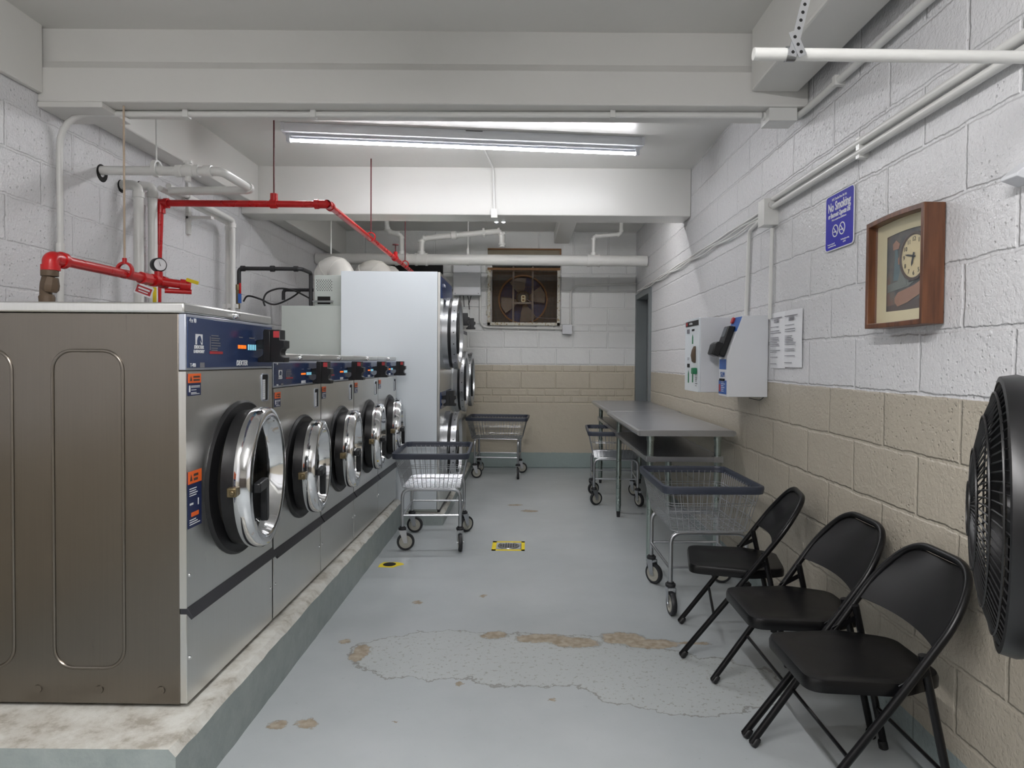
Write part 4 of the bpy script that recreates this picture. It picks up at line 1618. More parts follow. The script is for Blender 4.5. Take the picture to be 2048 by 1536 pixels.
# two notices taped to the wall
for (xa, xb, ya, yb, lb_, sd, lift) in ((1542, 1573, 622, 737, 'left one of the two white paper notices taped beside the payment box', 11, 0.0), (1572, 1607, 616, 735, 'right one of the two white paper notices taped beside the payment box', 12, 0.004)):
    p, q = at_x(xa, 680, XR), at_x(xb, 680, XR)
    z0_, z1_ = at_x(xb, yb, XR).z, at_x(xb, ya, XR).z
    cc = V((XR, (p.y + q.y) / 2, (z0_ + z1_) / 2))
    t = thing('paper_notice', lb_, 'notice', cc, 0, 'paper notices on the right wall')
    ww, hh = abs(p.y - q.y), z1_ - z0_
    mb = MB()
    rings = []
    for i in range(13):
        f = i / 12
        y = ww / 2 - ww * f
        bow = 0.006 + lift + 0.004 * math.sin(f * 5 + sd)
        rings.append([V((-bow, y, -hh / 2)), V((-bow - 0.002, y, 0)), V((-bow, y, hh / 2)), V((-bow + 0.001, y, hh / 2)), V((-bow - 0.001, y, 0)), V((-bow + 0.001, y, -hh / 2))])
    mb.rings(rings)
    mb.build('sheet', M['paper'], t)
    mb = MB()
    x_ = -0.0145 - lift
    plate(mb, (x_, 0.0, hh * 0.40), -Y, Z, ww * 0.75, 0.004, 0.0005)
    for q_ in range(3):
        plate(mb, (x_, -0.004, hh * 0.365 - q_ * 0.006), -Y, Z, ww * 0.3, 0.004, 0.0005)
    ys = [hh * v_ for v_ in (0.24, 0.17, 0.13, 0.05, 0.02, -0.01, -0.04, -0.07, -0.10, -0.18, -0.21, -0.30, -0.42)]
    lines(mb, (x_, 0.0, 0), -Y, Z, ww * 0.7, ys, 0.0028, 0.0005, sd)
    mb.build('printed_text', M['grey_ink'], t)

# payment boxes: farther flat one, nearer one with slanted front
t = thing('card_machine', 'white wall box with card slots and green arrows, farther of the two', 'payment machine', (XR, 3.93, 1.10))
x0_, zb_, zt_ = -0.325, 0.0, 0.425
mb = MB()
mb.box((x0_ + 0.01, -0.165, zb_), (-0.002, 0.165, zt_))
mb.build('cabinet', M['white_box'], t, bevel=0.004)
mb = MB()
plate(mb, (x0_ + 0.011, 0, zt_ / 2), -Y, Z, 0.33, zt_, 0.008, 0.008)
fp = mb.build('front_panel', M['white_enamel'], t, bevel=0.001)
fx = x0_ + 0.0025


def dec(name, m, y, z, w_, h_, t_=0.001, label=None):
    mb = MB()
    plate(mb, (fx, y, z), -Y, Z, w_, h_, t_)
    o = mb.build(name, m, fp)
    if label:
        lab(o, label)
    return o


dec('header', M['black_plastic'], 0, 0.397, 0.30, 0.03, 0.0012, 'black header strip')
text('Add Value', 0.018, (fx - 0.0016, 0.02, 0.397), -Y, Z, M['white_ink'], fp)
dec('header_badge', M['red_label'], 0.115, 0.397, 0.03, 0.02, 0.002)
dec('small_screen', M['grey_ink'], 0.085, 0.355, 0.06, 0.025)
dec('slot', M['dark'], -0.03, 0.358, 0.055, 0.012, 0.0015)
dec('bill_slot', M['dark'], 0.07, 0.15, 0.05, 0.022, 0.003)
for y, z, hgt in ((-0.02, 0.305, 0.055), (0.07, 0.085, 0.075), (-0.03, 0.085, 0.065)):
    mb = MB()
    mb.prism([V((fx, y - 0.012, z - hgt / 2)), V((fx, y - 0.012, z + hgt * 0.2)), V((fx, y, z + hgt / 2)), V((fx, y + 0.012, z + hgt * 0.2)), V((fx, y + 0.012, z - hgt / 2))], (-0.001, 0, 0))
    mb.build('arrow', M['green'], fp)
mb = MB()
mb.prism([V((fx, -0.045, 0.265)), V((fx - 0.012, -0.045, 0.24)), V((fx - 0.018, -0.045, 0.21)), V((fx - 0.012, -0.045, 0.175)), V((fx, -0.045, 0.165))], (0, -0.05, 0))
lab(mb.build('bill_acceptor', M['pipe_brown'], fp, bevel=0.003), 'brown grey acceptor bezel')
mb = MB()
mb.box((fx - 0.022, -0.13, 0.102), (fx, -0.075, 0.138))
lab(mb.build('card_slot', M['green'], fp, bevel=0.004), 'green card slot')
mb = MB()
lines(mb, (fx, -0.115, 0.06), -Y, Z, 0.05, [0.02, 0.01, 0.0, -0.012, -0.025], 0.004, 0.0006, 9)
lines(mb, (fx, 0.07, 0.185), -Y, Z, 0.06, [0.01, 0.0], 0.004, 0.0006, 9)
mb.build('panel_print', M['grey_ink'], fp)

t = thing('payment_terminal_box', 'white wall box with slanted front and black card terminal, nearer one', 'payment machine', (XR, 3.565, 1.085))
pr = [(-0.003, 0.0), (-0.222, 0.0), (-0.222, 0.215), (-0.142, 0.437), (-0.003, 0.437)]
mb = MB()
mb.prism([V((a, 0.0, b)) for a, b in pr], (0, 0.155, 0))
mb.build('cabinet', M['white_box'], t, bevel=0.003)
sl = (V((-0.142, 0, 0.437)) - V((-0.222, 0, 0.215))).normalized()
sn = V((-sl.z, 0, sl.x))


def slant(f, y, o=0.0):
    return V((-0.222, 0, 0.215)).lerp(V((-0.142, 0, 0.437)), f) + V((0, y, 0)) + sn * o


mb = MB()
plate(mb, slant(0.80, 0.078, 0.0), -Y, sl, 0.15, 0.085, 0.001)
lab(mb.build('upper_decal', M['blue_print'], t), 'blue decal')
mb = MB()
plate(mb, slant(0.70, 0.10, 0.0014), -Y, sl, 0.05, 0.03, 0.001)
mb.build('decal_mark', M['white_ink'], t)
mb = MB()
plate(mb, (-0.2225, 0.078, 0.135 + 0.04), -Y, Z, 0.12, 0.055, 0.001)
mb.build('middle_decal', M['blue_print'], t)
text('SLIM', 0.040, (-0.2235, 0.078, 0.118), -Y, Z, M['blue_print'], t)
mb = MB()
plate(mb, (-0.2225, 0.078, 0.05), -Y, Z, 0.14, 0.075, 0.001)
ld = lab(mb.build('lower_decal', M['blue_print'], t), 'blue instruction decal')
mb = MB()
lines(mb, (-0.2237, 0.065, 0.05), -Y, Z, 0.07, [0.028, 0.018, 0.008, -0.002, -0.012, -0.022], 0.003, 0.0005, 8)
mb.build('decal_print', M['white_ink'], ld)
mb = MB()
plate(mb, (-0.2237, 0.125, 0.045), -Y, Z, 0.03, 0.04, 0.0006)
mb.build('decal_red', M['red_label'], ld)
mb = MB()
mb.box((-0.232, 0.04, 0.085), (-0.222, 0.11, 0.097))
mb.build('card_slot', M['dark'], t)
mb = MB()
a, b = slant(0.74, 0.035), slant(-0.02, 0.035)
ny = V((0, 0.085, 0))
mb.prism([a + sn * 0.004, b + sn * 0.004, b + sn * 0.030 + Z * 0.0, b.lerp(a, 0.1) + sn * 0.042, a.lerp(b, 0.05) + sn * 0.040], ny)
tm = lab(mb.build('terminal', M['black_plastic'], t, bevel=0.006), 'black handheld terminal')
mb = MB()
mb.prism([slant(0.28, 0.03, 0.035), slant(-0.05, 0.03, 0.035), slant(-0.05, 0.03, 0.075), slant(0.20, 0.03, 0.080), slant(0.28, 0.03, 0.065)], V((0, 0.095, 0)))
mb.build('reader_hood', M['black_plastic'], tm, bevel=0.006)
mb = MB()
plate(mb, slant(0.55, 0.078, 0.0415), -Y, sl, 0.06, 0.055, 0.001)
mb.build('screen', M['screen'], tm)
mb = MB()
plate(mb, slant(0.90, 0.125, 0.002), -Y, sl, 0.035, 0.035, 0.010, 0.012)
mb.build('red_tag', M['red_label'], tm)
mb = MB()
mb.tube(fillet([(-0.02, 0.01, 0.0), (-0.04, 0.008, -0.018), (-0.10, 0.008, -0.006)], 0.02), 0.002, 6)
mb.build('cable', M['rubber'], t)

# small hooded white box near the top right edge
t = thing('wall_bracket', 'white sloping bracket on the right wall at the photo edge', 'bracket', (XR, 1.70, 1.745))
mb = MB()
mb.prism([V((-0.002, 0, 0.05)), V((-0.002, 0, -0.005)), V((-0.012, 0, -0.010)), V((-0.055, 0, 0.005)), V((-0.055, 0, 0.014)), V((-0.012, 0, 0.05))], (0, 0.06, 0))
mb.build('hood', M['white_box'], t, bevel=0.002)


# ------------------------------------------------------------------ conduits and pipes
def pipe(name, label, cat, paths, m, parts=(), origin=None, seg=14, extra=None):
    """paths: list of (points, radius, fillet); parts: (name, material, builder)"""
    mb = MB()
    for pts, r, fl in paths:
        mb.tube(fillet(pts, fl) if fl else [V(p) for p in pts], r, seg)
    o = origin if origin is not None else V(paths[0][0][0])
    root = mb.build(name, m, origin=o)
    tag(root, label, cat)
    for pn, pm, fn in parts:
        mb = MB()
        fn(mb)
        mb.build(pn, pm, root, origin=o)
    return root


def coupling(p, d, r, ln=0.03):
    p, d = V(p), V(d).normalized()
    return lambda mb: mb.lathe(p - d * ln / 2, d, [(r * 0.8, -0.001), (r, 0), (r, ln), (r * 0.8, ln + 0.001)], 18)


# conduit across under the first beam, down the left wall
pipe('conduit', 'white conduit running under the first ceiling beam and bending down the left wall', 'conduit',
     [([(1.10, 3.16, 2.435), (XL + 0.022, 3.215, 2.440), (XL + 0.022, 3.215, 0.21)], 0.0145, 0.17)], M['pipe_white'],
     [('strap', M['pipe_white'], lambda mb, x=x: mb.box((x - 0.012, 3.14 + (1.1 - x) * 0.0163, 2.42), (x + 0.012, 3.18 + (1.1 - x) * 0.0163, 2.456))) for x in (-1.63, -1.02, 0.4)] + [
      ('coupling', M['pipe_white'], coupling((XL + 0.022, 3.215, 1.80), Z, 0.019, 0.04))])
pipe('junction_box', 'white junction box where the first beam meets the right wall', 'junction box', [([(1.11, 3.17, 2.435), (1.13, 3.17, 2.435)], 0.02, 0)], M['pipe_white'],
     [('box', M['pipe_white'], lambda mb: mb.box((1.12, 3.11, 2.395), (1.25, 3.22, 2.454)))])
pipe('conduit', 'white conduit high on the right wall running from the junction box toward us', 'conduit',
     [([(1.262, 3.2, 2.43), (1.275, 3.08, 2.43), (1.275, -1.9, 2.43)], 0.0155, 0.03)], M['pipe_white'],
     [('strap', M['pipe_white'], lambda mb: mb.box((1.255, 2.745, 2.41), (1.30, 2.77, 2.45)))])
for dz, lb_ in ((0.018, 'upper of two parallel white conduits rising along the right wall'), (-0.022, 'lower of two parallel white conduits rising along the right wall')):
    pipe('conduit', lb_, 'conduit', [([(1.272, 3.47, 2.098 + dz), (1.275, -1.9, 2.098 + dz)], 0.0145, 0)], M['pipe_white'],
         [('strap', M['pipe_white'], (lambda z_: (lambda mb: mb.box((1.262, 2.55, z_ - 0.022), (1.30, 2.575, z_ + 0.018))))(2.098 + dz))])
pipe('junction_box', 'white junction box on the right wall above the payment boxes', 'junction box', [([(1.262, 3.44, 2.085), (1.262, 3.46, 2.085)], 0.018, 0)], M['pipe_white'],
     [('box', M['pipe_white'], lambda mb: mb.box((1.225, 3.455, 1.985), (XR, 3.545, 2.12)))])
pipe('conduit', 'thin white conduit dropping from the junction box to the slanted payment box', 'conduit', [([(1.285, 3.50, 1.975), (1.285, 3.515, 1.50)], 0.010, 0)], M['pipe_white'])
pipe('conduit', 'thin white conduit bending down to the flat payment box', 'conduit', [([(1.285, 3.55, 2.07), (1.285, 3.86, 2.03), (1.285, 3.90, 1.50)], 0.011, 0.03)], M['pipe_white'])
for i, (dz, sag, lb_) in enumerate(((0.02, 0.006, 'upper thin cable of the bundle along the far right wall'), (0.0, 0.010, 'middle thin cable of the bundle along the far right wall'), (-0.02, 0.016, 'lower thin cable of the bundle along the far right wall'))):
    pts = [V((1.288 - 0.003 * i, 3.55 + 4.2 * k / 30, 2.085 + dz * (1 - 0.5 * k / 30) - sag * abs(math.sin(k * 0.62 + i)))) for k in range(31)]
    pipe('cable', lb_, 'cable', [(pts, 0.006, 0)], M['pipe_white'], seg=8)

# far wall conduits and boxes
pipe('conduit', 'white conduit looping under the wall fan on the back wall', 'conduit', [([(-0.545, 7.86, 2.03), (-0.545, 7.86, 1.665), (0.44, 7.86, 1.655)], 0.013, 0.10)], M['pipe_white'])
pipe('junction_box', 'small white switch box at the lower right of the wall fan', 'junction box', [([(0.40, 7.86, 1.655), (0.43, 7.86, 1.655)], 0.016, 0)], M['pipe_white'],
     [('box', M['white_box'], lambda mb: mb.box((0.425, 7.80, 1.59), (0.535, 7.875, 1.70)))])
pipe('conduit', 'white conduit rising right of the wall fan and turning toward the door', 'conduit', [([(0.52, 7.86, 1.69), (0.52, 7.86, 2.16), (1.29, 7.86, 2.19)], 0.013, 0.12)], M['pipe_white'])
t = thing('electrical_box', 'white electrical box on the back wall left of the fan', 'electrical box', (-0.69, 7.87, 2.03))
mb = MB()
mb.box((-0.165, -0.13, 0.0), (0.155, 0.0, 0.37))
mb.build('cabinet', M['white_box'], t, bevel=0.004)
mb = MB()
mb.box((-0.16, -0.134, 0.005), (0.15, -0.13, 0.365))
cv = mb.build('cover', M['white_box'], t, bevel=0.001)
mb = MB()
for x, z in ((0.13, 0.02), (0.13, 0.35), (-0.14, 0.02)):
    mb.lathe((x, -0.134, z), -Y, [(0.006, 0), (0, 0.002)], 10)
mb.build('screw', M['grey_ink'], cv)
mb = MB()
for i, (x, dx) in enumerate(((-0.09, 0.0), (-0.05, 0.01), (0.0, 0.02), (0.04, -0.03))):
    mb.tube([(x, -0.06, 0.0), (x + dx * 0.6, -0.07, -0.05 - 0.02 * (i % 2)), (x + dx, -0.06, -0.10 - 0.03 * (i % 3))], 0.005, 6)
mb.build('cable_tail', M['rubber'], t)
t = thing('vent_box', 'black vent box against the back wall just above the white dryer', 'vent', (-1.33, 7.86, 2.20))
mb = MB()
mb.prism([V((-0.4, 0.0, 0.0)), V((-0.4, -0.16, 0.0)), V((-0.4, -0.16, 0.17)), V((-0.4, -0.02, 0.19)), V((-0.4, 0.0, 0.19))], (0.745, 0, 0))
mb.build('hood', M['dark'], t, bevel=0.004)

# large drain pipe along the back wall
yp = 7.16
P = lambda px, py, y=yp: at(px, py, y)
zc_ = 2.352


def stub(px, py, r, py_to, extra=()):
    a = P(px, py)
    b = P(px, py_to)
    return a, b


def bigpipe():
    r = 0.058
    mb = MB()
    mb.tube([(XL + 0.01, yp, zc_), (XR - 0.01, yp, zc_)], r, 28)
    o = V((-0.5, yp, zc_))
    root = mb.build('drain_pipe', M['pipe_white'], origin=o)
    tag(root, 'thick white drain pipe crossing in front of the back wall', 'pipe')

    def tee(px, rb):
        x = P(px, 500).x
        mb = MB()
        for s_ in (-1, 1):
            mb.lathe((x + s_ * 0.055 - 0.012, yp, zc_), X, [(r * 0.9, 0), (r * 1.16, 0), (r * 1.16, 0.024), (r * 0.9, 0.024)], 28)
        mb.cyl((x - 0.055, yp, zc_), (x + 0.055, yp, zc_), r * 1.07, 28)
        mb.lathe((x, yp, zc_ + 0.03), Z, [(rb * 1.2, 0), (rb * 1.2, 0.055), (rb, 0.058)], 22)
        mb.build('tee_fitting', M['pipe_white'], root, origin=o)
        return x
    xa, xb, xc = tee(803, 0.03), tee(843, 0.034), tee(1187, 0.026)

    def branch(pts, rr, fl):
        mb = MB()
        mb.tube(fillet(pts, fl, 5), rr, 18)
        for a, b in zip(pts, pts[1:]):
            a, b = V(a), V(b)
            d_ = (b - a).normalized()
            if (b - a).length > 0.09:
                for e in (a + d_ * 0.03, b - d_ * 0.03):
                    if abs((e - V(pts[0])).length) > 0.035:
                        mb.lathe(e - d_ * 0.012, d_, [(rr, 0), (rr * 1.25, 0), (rr * 1.25, 0.024), (rr, 0.024)], 18)
        mb.build('branch_pipe', M['pipe_white'], root, origin=o)
    z1 = P(803, 470).z
    branch([(xa, yp, zc_ + 0.05), (xa, yp, z1), (P(775, 470).x, yp, P(775, 463).z), (P(772, 440).x, yp, ZC)], 0.026, 0.05)
    z2 = P(843, 477).z
    branch([(xb, yp, zc_ + 0.05), (xb, yp, z2), (P(1003, 464).x, yp, P(1003, 462).z), (P(1004, 490).x, yp, P(1004, 494).z)], 0.030, 0.07)
    z3 = P(1187, 473).z
    branch([(xc, yp, zc_ + 0.05), (xc, yp, z3), (P(1242, 470).x, yp, P(1242, 468).z), (P(1243, 440).x, yp, ZC)], 0.020, 0.04)
    xh = P(936, 500).x
    mb = MB()
    mb.lathe((xh - 0.011, yp, zc_), X, [(r * 0.95, 0), (r * 1.10, 0), (r * 1.10, 0.022), (r * 0.95, 0.022)], 28)
    mb.tube([(xh, yp, zc_ + r), (xh, yp, zc_ + r + 0.06)], 0.014, 10)
    mb.tube([(xh, yp, zc_ + r + 0.03), (xh, yp, ZC)], 0.006, 8)
    mb.build('hanger', M['pipe_white'], root, origin=o)
    # union flange on the slanted branch
    q = V((xb, yp, z2)).lerp(V((P(1003, 464).x, yp, P(1003, 462).z)), 0.78)
    d_ = (V((P(1003, 464).x, yp, P(1003, 462).z)) - V((xb, yp, z2))).normalized()
    mb = MB()
    mb.lathe(q - d_ * 0.012, d_, [(0.03, 0), (0.052, 0), (0.052, 0.024), (0.03, 0.024)], 8)
    mb.build('flange', M['pipe_white'], root, origin=o)
    mb = MB()
    q2 = V((xb, yp, z2)).lerp(q, 0.52)
    mb.lathe(q2 - d_ * 0.03, d_, [(0.03, 0), (0.045, 0.004), (0.045, 0.056), (0.03, 0.06)], 12)
    mb.build('union', M['pipe_white'], root, origin=o)
    return root


bigpipe()

# left: white water pipes
yw = 3.56
pA = at(212, 341, yw)
zA = pA.z
xE = at(443, 338, yw).x
yE = 3.95
pipe('water_pipe', 'white pipe out of the left wall that turns back on itself, with hanger and valve', 'pipe',
     [([(XL + 0.0, yw, zA), (xE, yw, zA), (xE, yE, zA), (XL + 0.16, yE, zA - 0.01)], 0.0235, 0.045)], M['pipe_white'],
     [('coupling', M['pipe_white'], coupling((xE - 0.07, yw, zA), X, 0.031, 0.04)),
      ('coupling', M['pipe_white'], coupling((xE, yE - 0.05, zA), Y, 0.030, 0.03)),
      ('valve', M['pipe_white'], lambda mb: [mb.lathe((at(376, 340, yw).x - 0.06, yw, zA), X, [(0.024, 0), (0.033, 0.0), (0.033, 0.025), (0.027, 0.03), (0.036, 0.06), (0.027, 0.09), (0.033, 0.095), (0.033, 0.12), (0.024, 0.12)], 12),
                                             mb.cyl((at(376, 340, yw).x, yw, zA - 0.055), (at(376, 340, yw).x, yw, zA + 0.045), 0.015, 12),
                                             mb.box((at(376, 340, yw).x - 0.02, yw - 0.01, zA + 0.04), (at(376, 340, yw).x + 0.02, yw + 0.01, zA + 0.055))]),
      ('hanger', M['pipe_white'], lambda mb: [mb.lathe((at(313, 340, yw).x - 0.01, yw, zA + 0.012), X, [(0.034, 0), (0.044, 0), (0.044, 0.022), (0.034, 0.022), (0.034, 0)], 24),
                                              mb.cyl((at(313, 340, yw).x, yw, zA + 0.05), (at(313, 340, yw).x, yw, ZC), 0.0045, 8)]),
      ('wall_sleeve', M['dark'], lambda mb: mb.lathe((XL, yw + 0.01, zA - 0.012), X, [(0.047, 0.0), (0.044, 0.003), (0.02, 0.002)], 24))])
for i, (pxx, pyy, yy_, lb_) in enumerate(((277, 370, 3.74, 'nearer of two thick white pipes dropping down the left wall'), (305, 372, 3.92, 'farther of two thick white pipes dropping down the left wall'))):
    q = at(pxx, pyy, yy_)
    pipe('water_pipe', lb_, 'pipe', [([(XL, yy_, q.z), (q.x, yy_, q.z), (q.x, yy_, 0.21)], 0.026, 0.045)], M['pipe_white'],
         [('coupling', M['pipe_white'], coupling((q.x, yy_, q.z - 0.055), Z, 0.031, 0.03)),
          ('wall_sleeve', M['dark'], lambda mb, yy_=yy_, q=q: mb.lathe((XL, yy_, q.z - 0.008), X, [(0.036, 0), (0.034, 0.003), (0.015, 0.002)], 20))])
for i, (dx, dy, px2, lb_) in enumerate(((0.0, 0.0, 466, 'outer thin white pipe running back along the left wall then down'), (-0.05, -0.01, 456, 'inner thin white pipe running back along the left wall then down'))):
    xx = -2.13 + dx
    q = at_x(px2, 440, xx)
    zz_ = 2.275 + dx * 0.3
    pipe('water_pipe', lb_, 'pipe', [([(xx, 3.97, zz_ + 0.02), (xx, q.y, zz_), (xx, q.y, 0.21)], 0.017, 0.03)], M['pipe_white'],
         [('coupling', M['pipe_white'], coupling((xx, q.y, zz_ - 0.04), Z, 0.022, 0.03)), ('coupling', M['pipe_white'], coupling((xx, 4.2, zz_ + 0.01), Y, 0.022, 0.03)),
          ('clamp', M['pipe_white'], lambda mb, xx=xx, q=q: mb.box((xx - 0.04, q.y - 0.01, 1.64), (xx + 0.03, q.y + 0.02, 1.67)))])
t = thing('strut_channel', 'short white strut holding the thin pipes on the left wall', 'bracket', (XL, 4.46, 2.1))
mb = MB()
mb.box((0.0, -0.02, 0.0), (0.02, 0.02, 0.34))
mb.box((0.0, -0.02, 0.10), (0.17, 0.02, 0.12))
mb.build('channel', M['pipe_white'], t, bevel=0.002)

# red fire pipe, near run along the washer
xr_, zr_ = -1.83, 1.665
q0 = at(101, 516, 2.66)
xr_, zr_ = q0.x, q0.z
yend = 3.28
oR = V((xr_, 2.66, zr_))
tee_y = 3.44


def red_main():
    mb = MB()
    mb.tube([(xr_, 2.66, zr_), (xr_, tee_y, zr_)], 0.0215, 18)
    root = mb.build('fire_pipe', M['pipe_red'], origin=oR)
    tag(root, 'red fire pipe with gauge and valve above the biggest washer', 'pipe')
    mb = MB()
    el = fillet([(xr_, 2.72, zr_), (xr_, 2.66, zr_), (xr_, 2.66, zr_ - 0.040)], 0.036, 8)
    mb.tube(el, 0.029, 18)
    mb.lathe((xr_, 2.66, zr_ - 0.050), Z, [(0.025, 0), (0.034, 0), (0.034, 0.022), (0.028, 0.022)], 20)
    mb.lathe((xr_, 2.715, zr_), Y, [(0.025, 0), (0.034, 0), (0.034, 0.022), (0.025, 0.022)], 20)
    mb.build('elbow', M['pipe_red'], root, origin=oR)
    mb = MB()
    d_ = V((0.0, 1, 0))
    mb.lathe((xr_, tee_y - 0.16, zr_), Y, [(0.021, 0), (0.030, 0.002), (0.030, 0.07), (0.021, 0.072)], 8)
    mb.lathe((xr_, tee_y - 0.06, zr_), Y, [(0.021, 0), (0.032, 0.0), (0.032, 0.03), (0.026, 0.03), (0.026, 0.09), (0.032, 0.09), (0.032, 0.12), (0.02, 0.12)], 18)
    mb.cyl((xr_, tee_y, zr_), (xr_, tee_y, zr_ + 0.05), 0.020, 16)
    mb.cyl((xr_, tee_y, zr_), (xr_ + 0.10, tee_y + 0.06, zr_ - 0.01), 0.022, 16)
    mb.lathe((xr_ + 0.085, tee_y + 0.05, zr_ - 0.009), (0.86, 0.5, -0.09), [(0.02, 0), (0.029, 0), (0.029, 0.05), (0.02, 0.05)], 16)
    mb.cyl((xr_ + 0.02, tee_y + 0.02, zr_ - 0.045), (xr_ + 0.13, tee_y + 0.08, zr_ - 0.045), 0.013, 12)
    mb.build('tee_fitting', M['pipe_red'], root, origin=oR)
    mb = MB()
    g = V((xr_, tee_y, zr_ + 0.085))
    nrm = V((0.80, -0.60, 0)).normalized()
    mb.lathe(g - nrm * 0.022, nrm, [(0, 0), (0.034, 0), (0.036, 0.004), (0.036, 0.036), (0.033, 0.042), (0.030, 0.040)], 28)
    ga = lab(mb.build('pressure_gauge', M['black_plastic'], root, origin=oR), 'round black gauge')
    mb = MB()
    mb.lathe(g - nrm * 0.022, nrm, [(0.031, 0.039), (0.0, 0.039)], 28)
    mb.build('gauge_dial', M['paper'], ga, origin=oR)
    mb = MB()
    u_ = nrm.cross(Z).normalized()
    c = g + nrm * 0.0175
    d_ = (u_ * 0.3 + Z).normalized()
    e_ = d_.cross(nrm)
    mb.prism([c - d_ * 0.008 - e_ * 0.0015, c + d_ * 0.022, c - d_ * 0.008 + e_ * 0.0015], nrm * 0.001)
    mb.build('gauge_needle', M['black_plastic'], ga, origin=oR)
    mb = MB()
    mb.lathe((xr_, 3.15, zr_ + 0.018), Y, [(0.030, -0.008), (0.040, -0.008), (0.040, 0.010), (0.030, 0.010), (0.030, -0.008)], 24)
    mb.cyl((xr_, 3.15, zr_ + 0.05), (xr_, 3.15, zr_ + 0.075), 0.010, 10)
    hg = mb.build('hanger', M['pipe_red'], root, origin=oR)
    mb = MB()
    mb.cyl((xr_, 3.15, zr_ + 0.07), (xr_, 3.15, 2.457), 0.0048, 8)
    mb.build('hanger_rod', M['rod_tan'], hg, origin=oR)
    mb = MB()
    h0 = V((xr_ + 0.10, tee_y + 0.05, zr_ + 0.006))
    plate(mb, h0 + V((0.055, -0.01, 0.0)), V((0.93, -0.2, -0.28)), V((0.25, 0.1, 0.95)), 0.075, 0.018, 0.003, 0.004)
    hv = lab(mb.build('valve_handle', M['yellow'], root, origin=oR), 'yellow valve handle')
    mb = MB()
    plate(mb, V((xr_ + 0.005, tee_y - 0.045, zr_ - 0.085)), X, Z, 0.018, 0.10, 0.003, 0.005)
    lab(mb.build('valve_handle', M['yellow'], root, origin=oR), 'yellow valve handle hanging down')
    mb = MB()
    c = V((xr_ + 0.01, tee_y - 0.15, zr_ - 0.062))
    rt, up = V((0.9, 0.15, -0.35)).normalized(), V((0.35, 0.0, 0.93)).normalized()
    plate(mb, c, rt, up, 0.085, 0.052, 0.001, 0.004)
    tg = mb.build('hang_tag', M['paper'], root, origin=oR)
    mb = MB()
    nn = rt.cross(up)
    plate(mb, c + nn * 0.0012, rt, up, 0.072, 0.036, 0.0008)
    lab(mb.build('tag_face', M['red_label'], tg, origin=oR), 'red tag face')
    mb = MB()
    plate(mb, c + nn * 0.0022 + up * 0.006, rt, up, 0.055, 0.008, 0.0005)
    plate(mb, c + nn * 0.0022 - up * 0.008, rt, up, 0.045, 0.005, 0.0005)
    mb.build('tag_print', M['paper'], tg, origin=oR)
    return root


red_main()
o2 = V((xr_, 2.655, 1.442))
q = V((xr_, 2.655, zr_ - 0.051))
pipe('supply_riser', 'rusty brown pipe with union rising from the biggest washer to the red elbow', 'pipe',
     [([q, (q.x, q.y, 1.61), (q.x - 0.016, q.y, 1.56), (q.x - 0.016, q.y, 1.442)], 0.0215, 0.02)], M['pipe_brown'],
     [('fitting', M['pipe_brown'], lambda mb: [mb.lathe(q + V((0, 0, -0.022)), Z, [(0.024, 0), (0.031, 0), (0.031, 0.022), (0.024, 0.022)], 18),
                                               mb.lathe(q + V((-0.002, 0, -0.085)), V((0.15, 0, 1)), [(0.024, 0), (0.032, 0.012), (0.032, 0.03), (0.026, 0.055), (0.024, 0.06)], 8),
                                               mb.lathe(q + V((-0.012, 0, -0.155)), Z, [(0.024, 0), (0.033, 0.0), (0.033, 0.02), (0.027, 0.022), (0.029, 0.05), (0.024, 0.06)], 18)])], origin=o2)

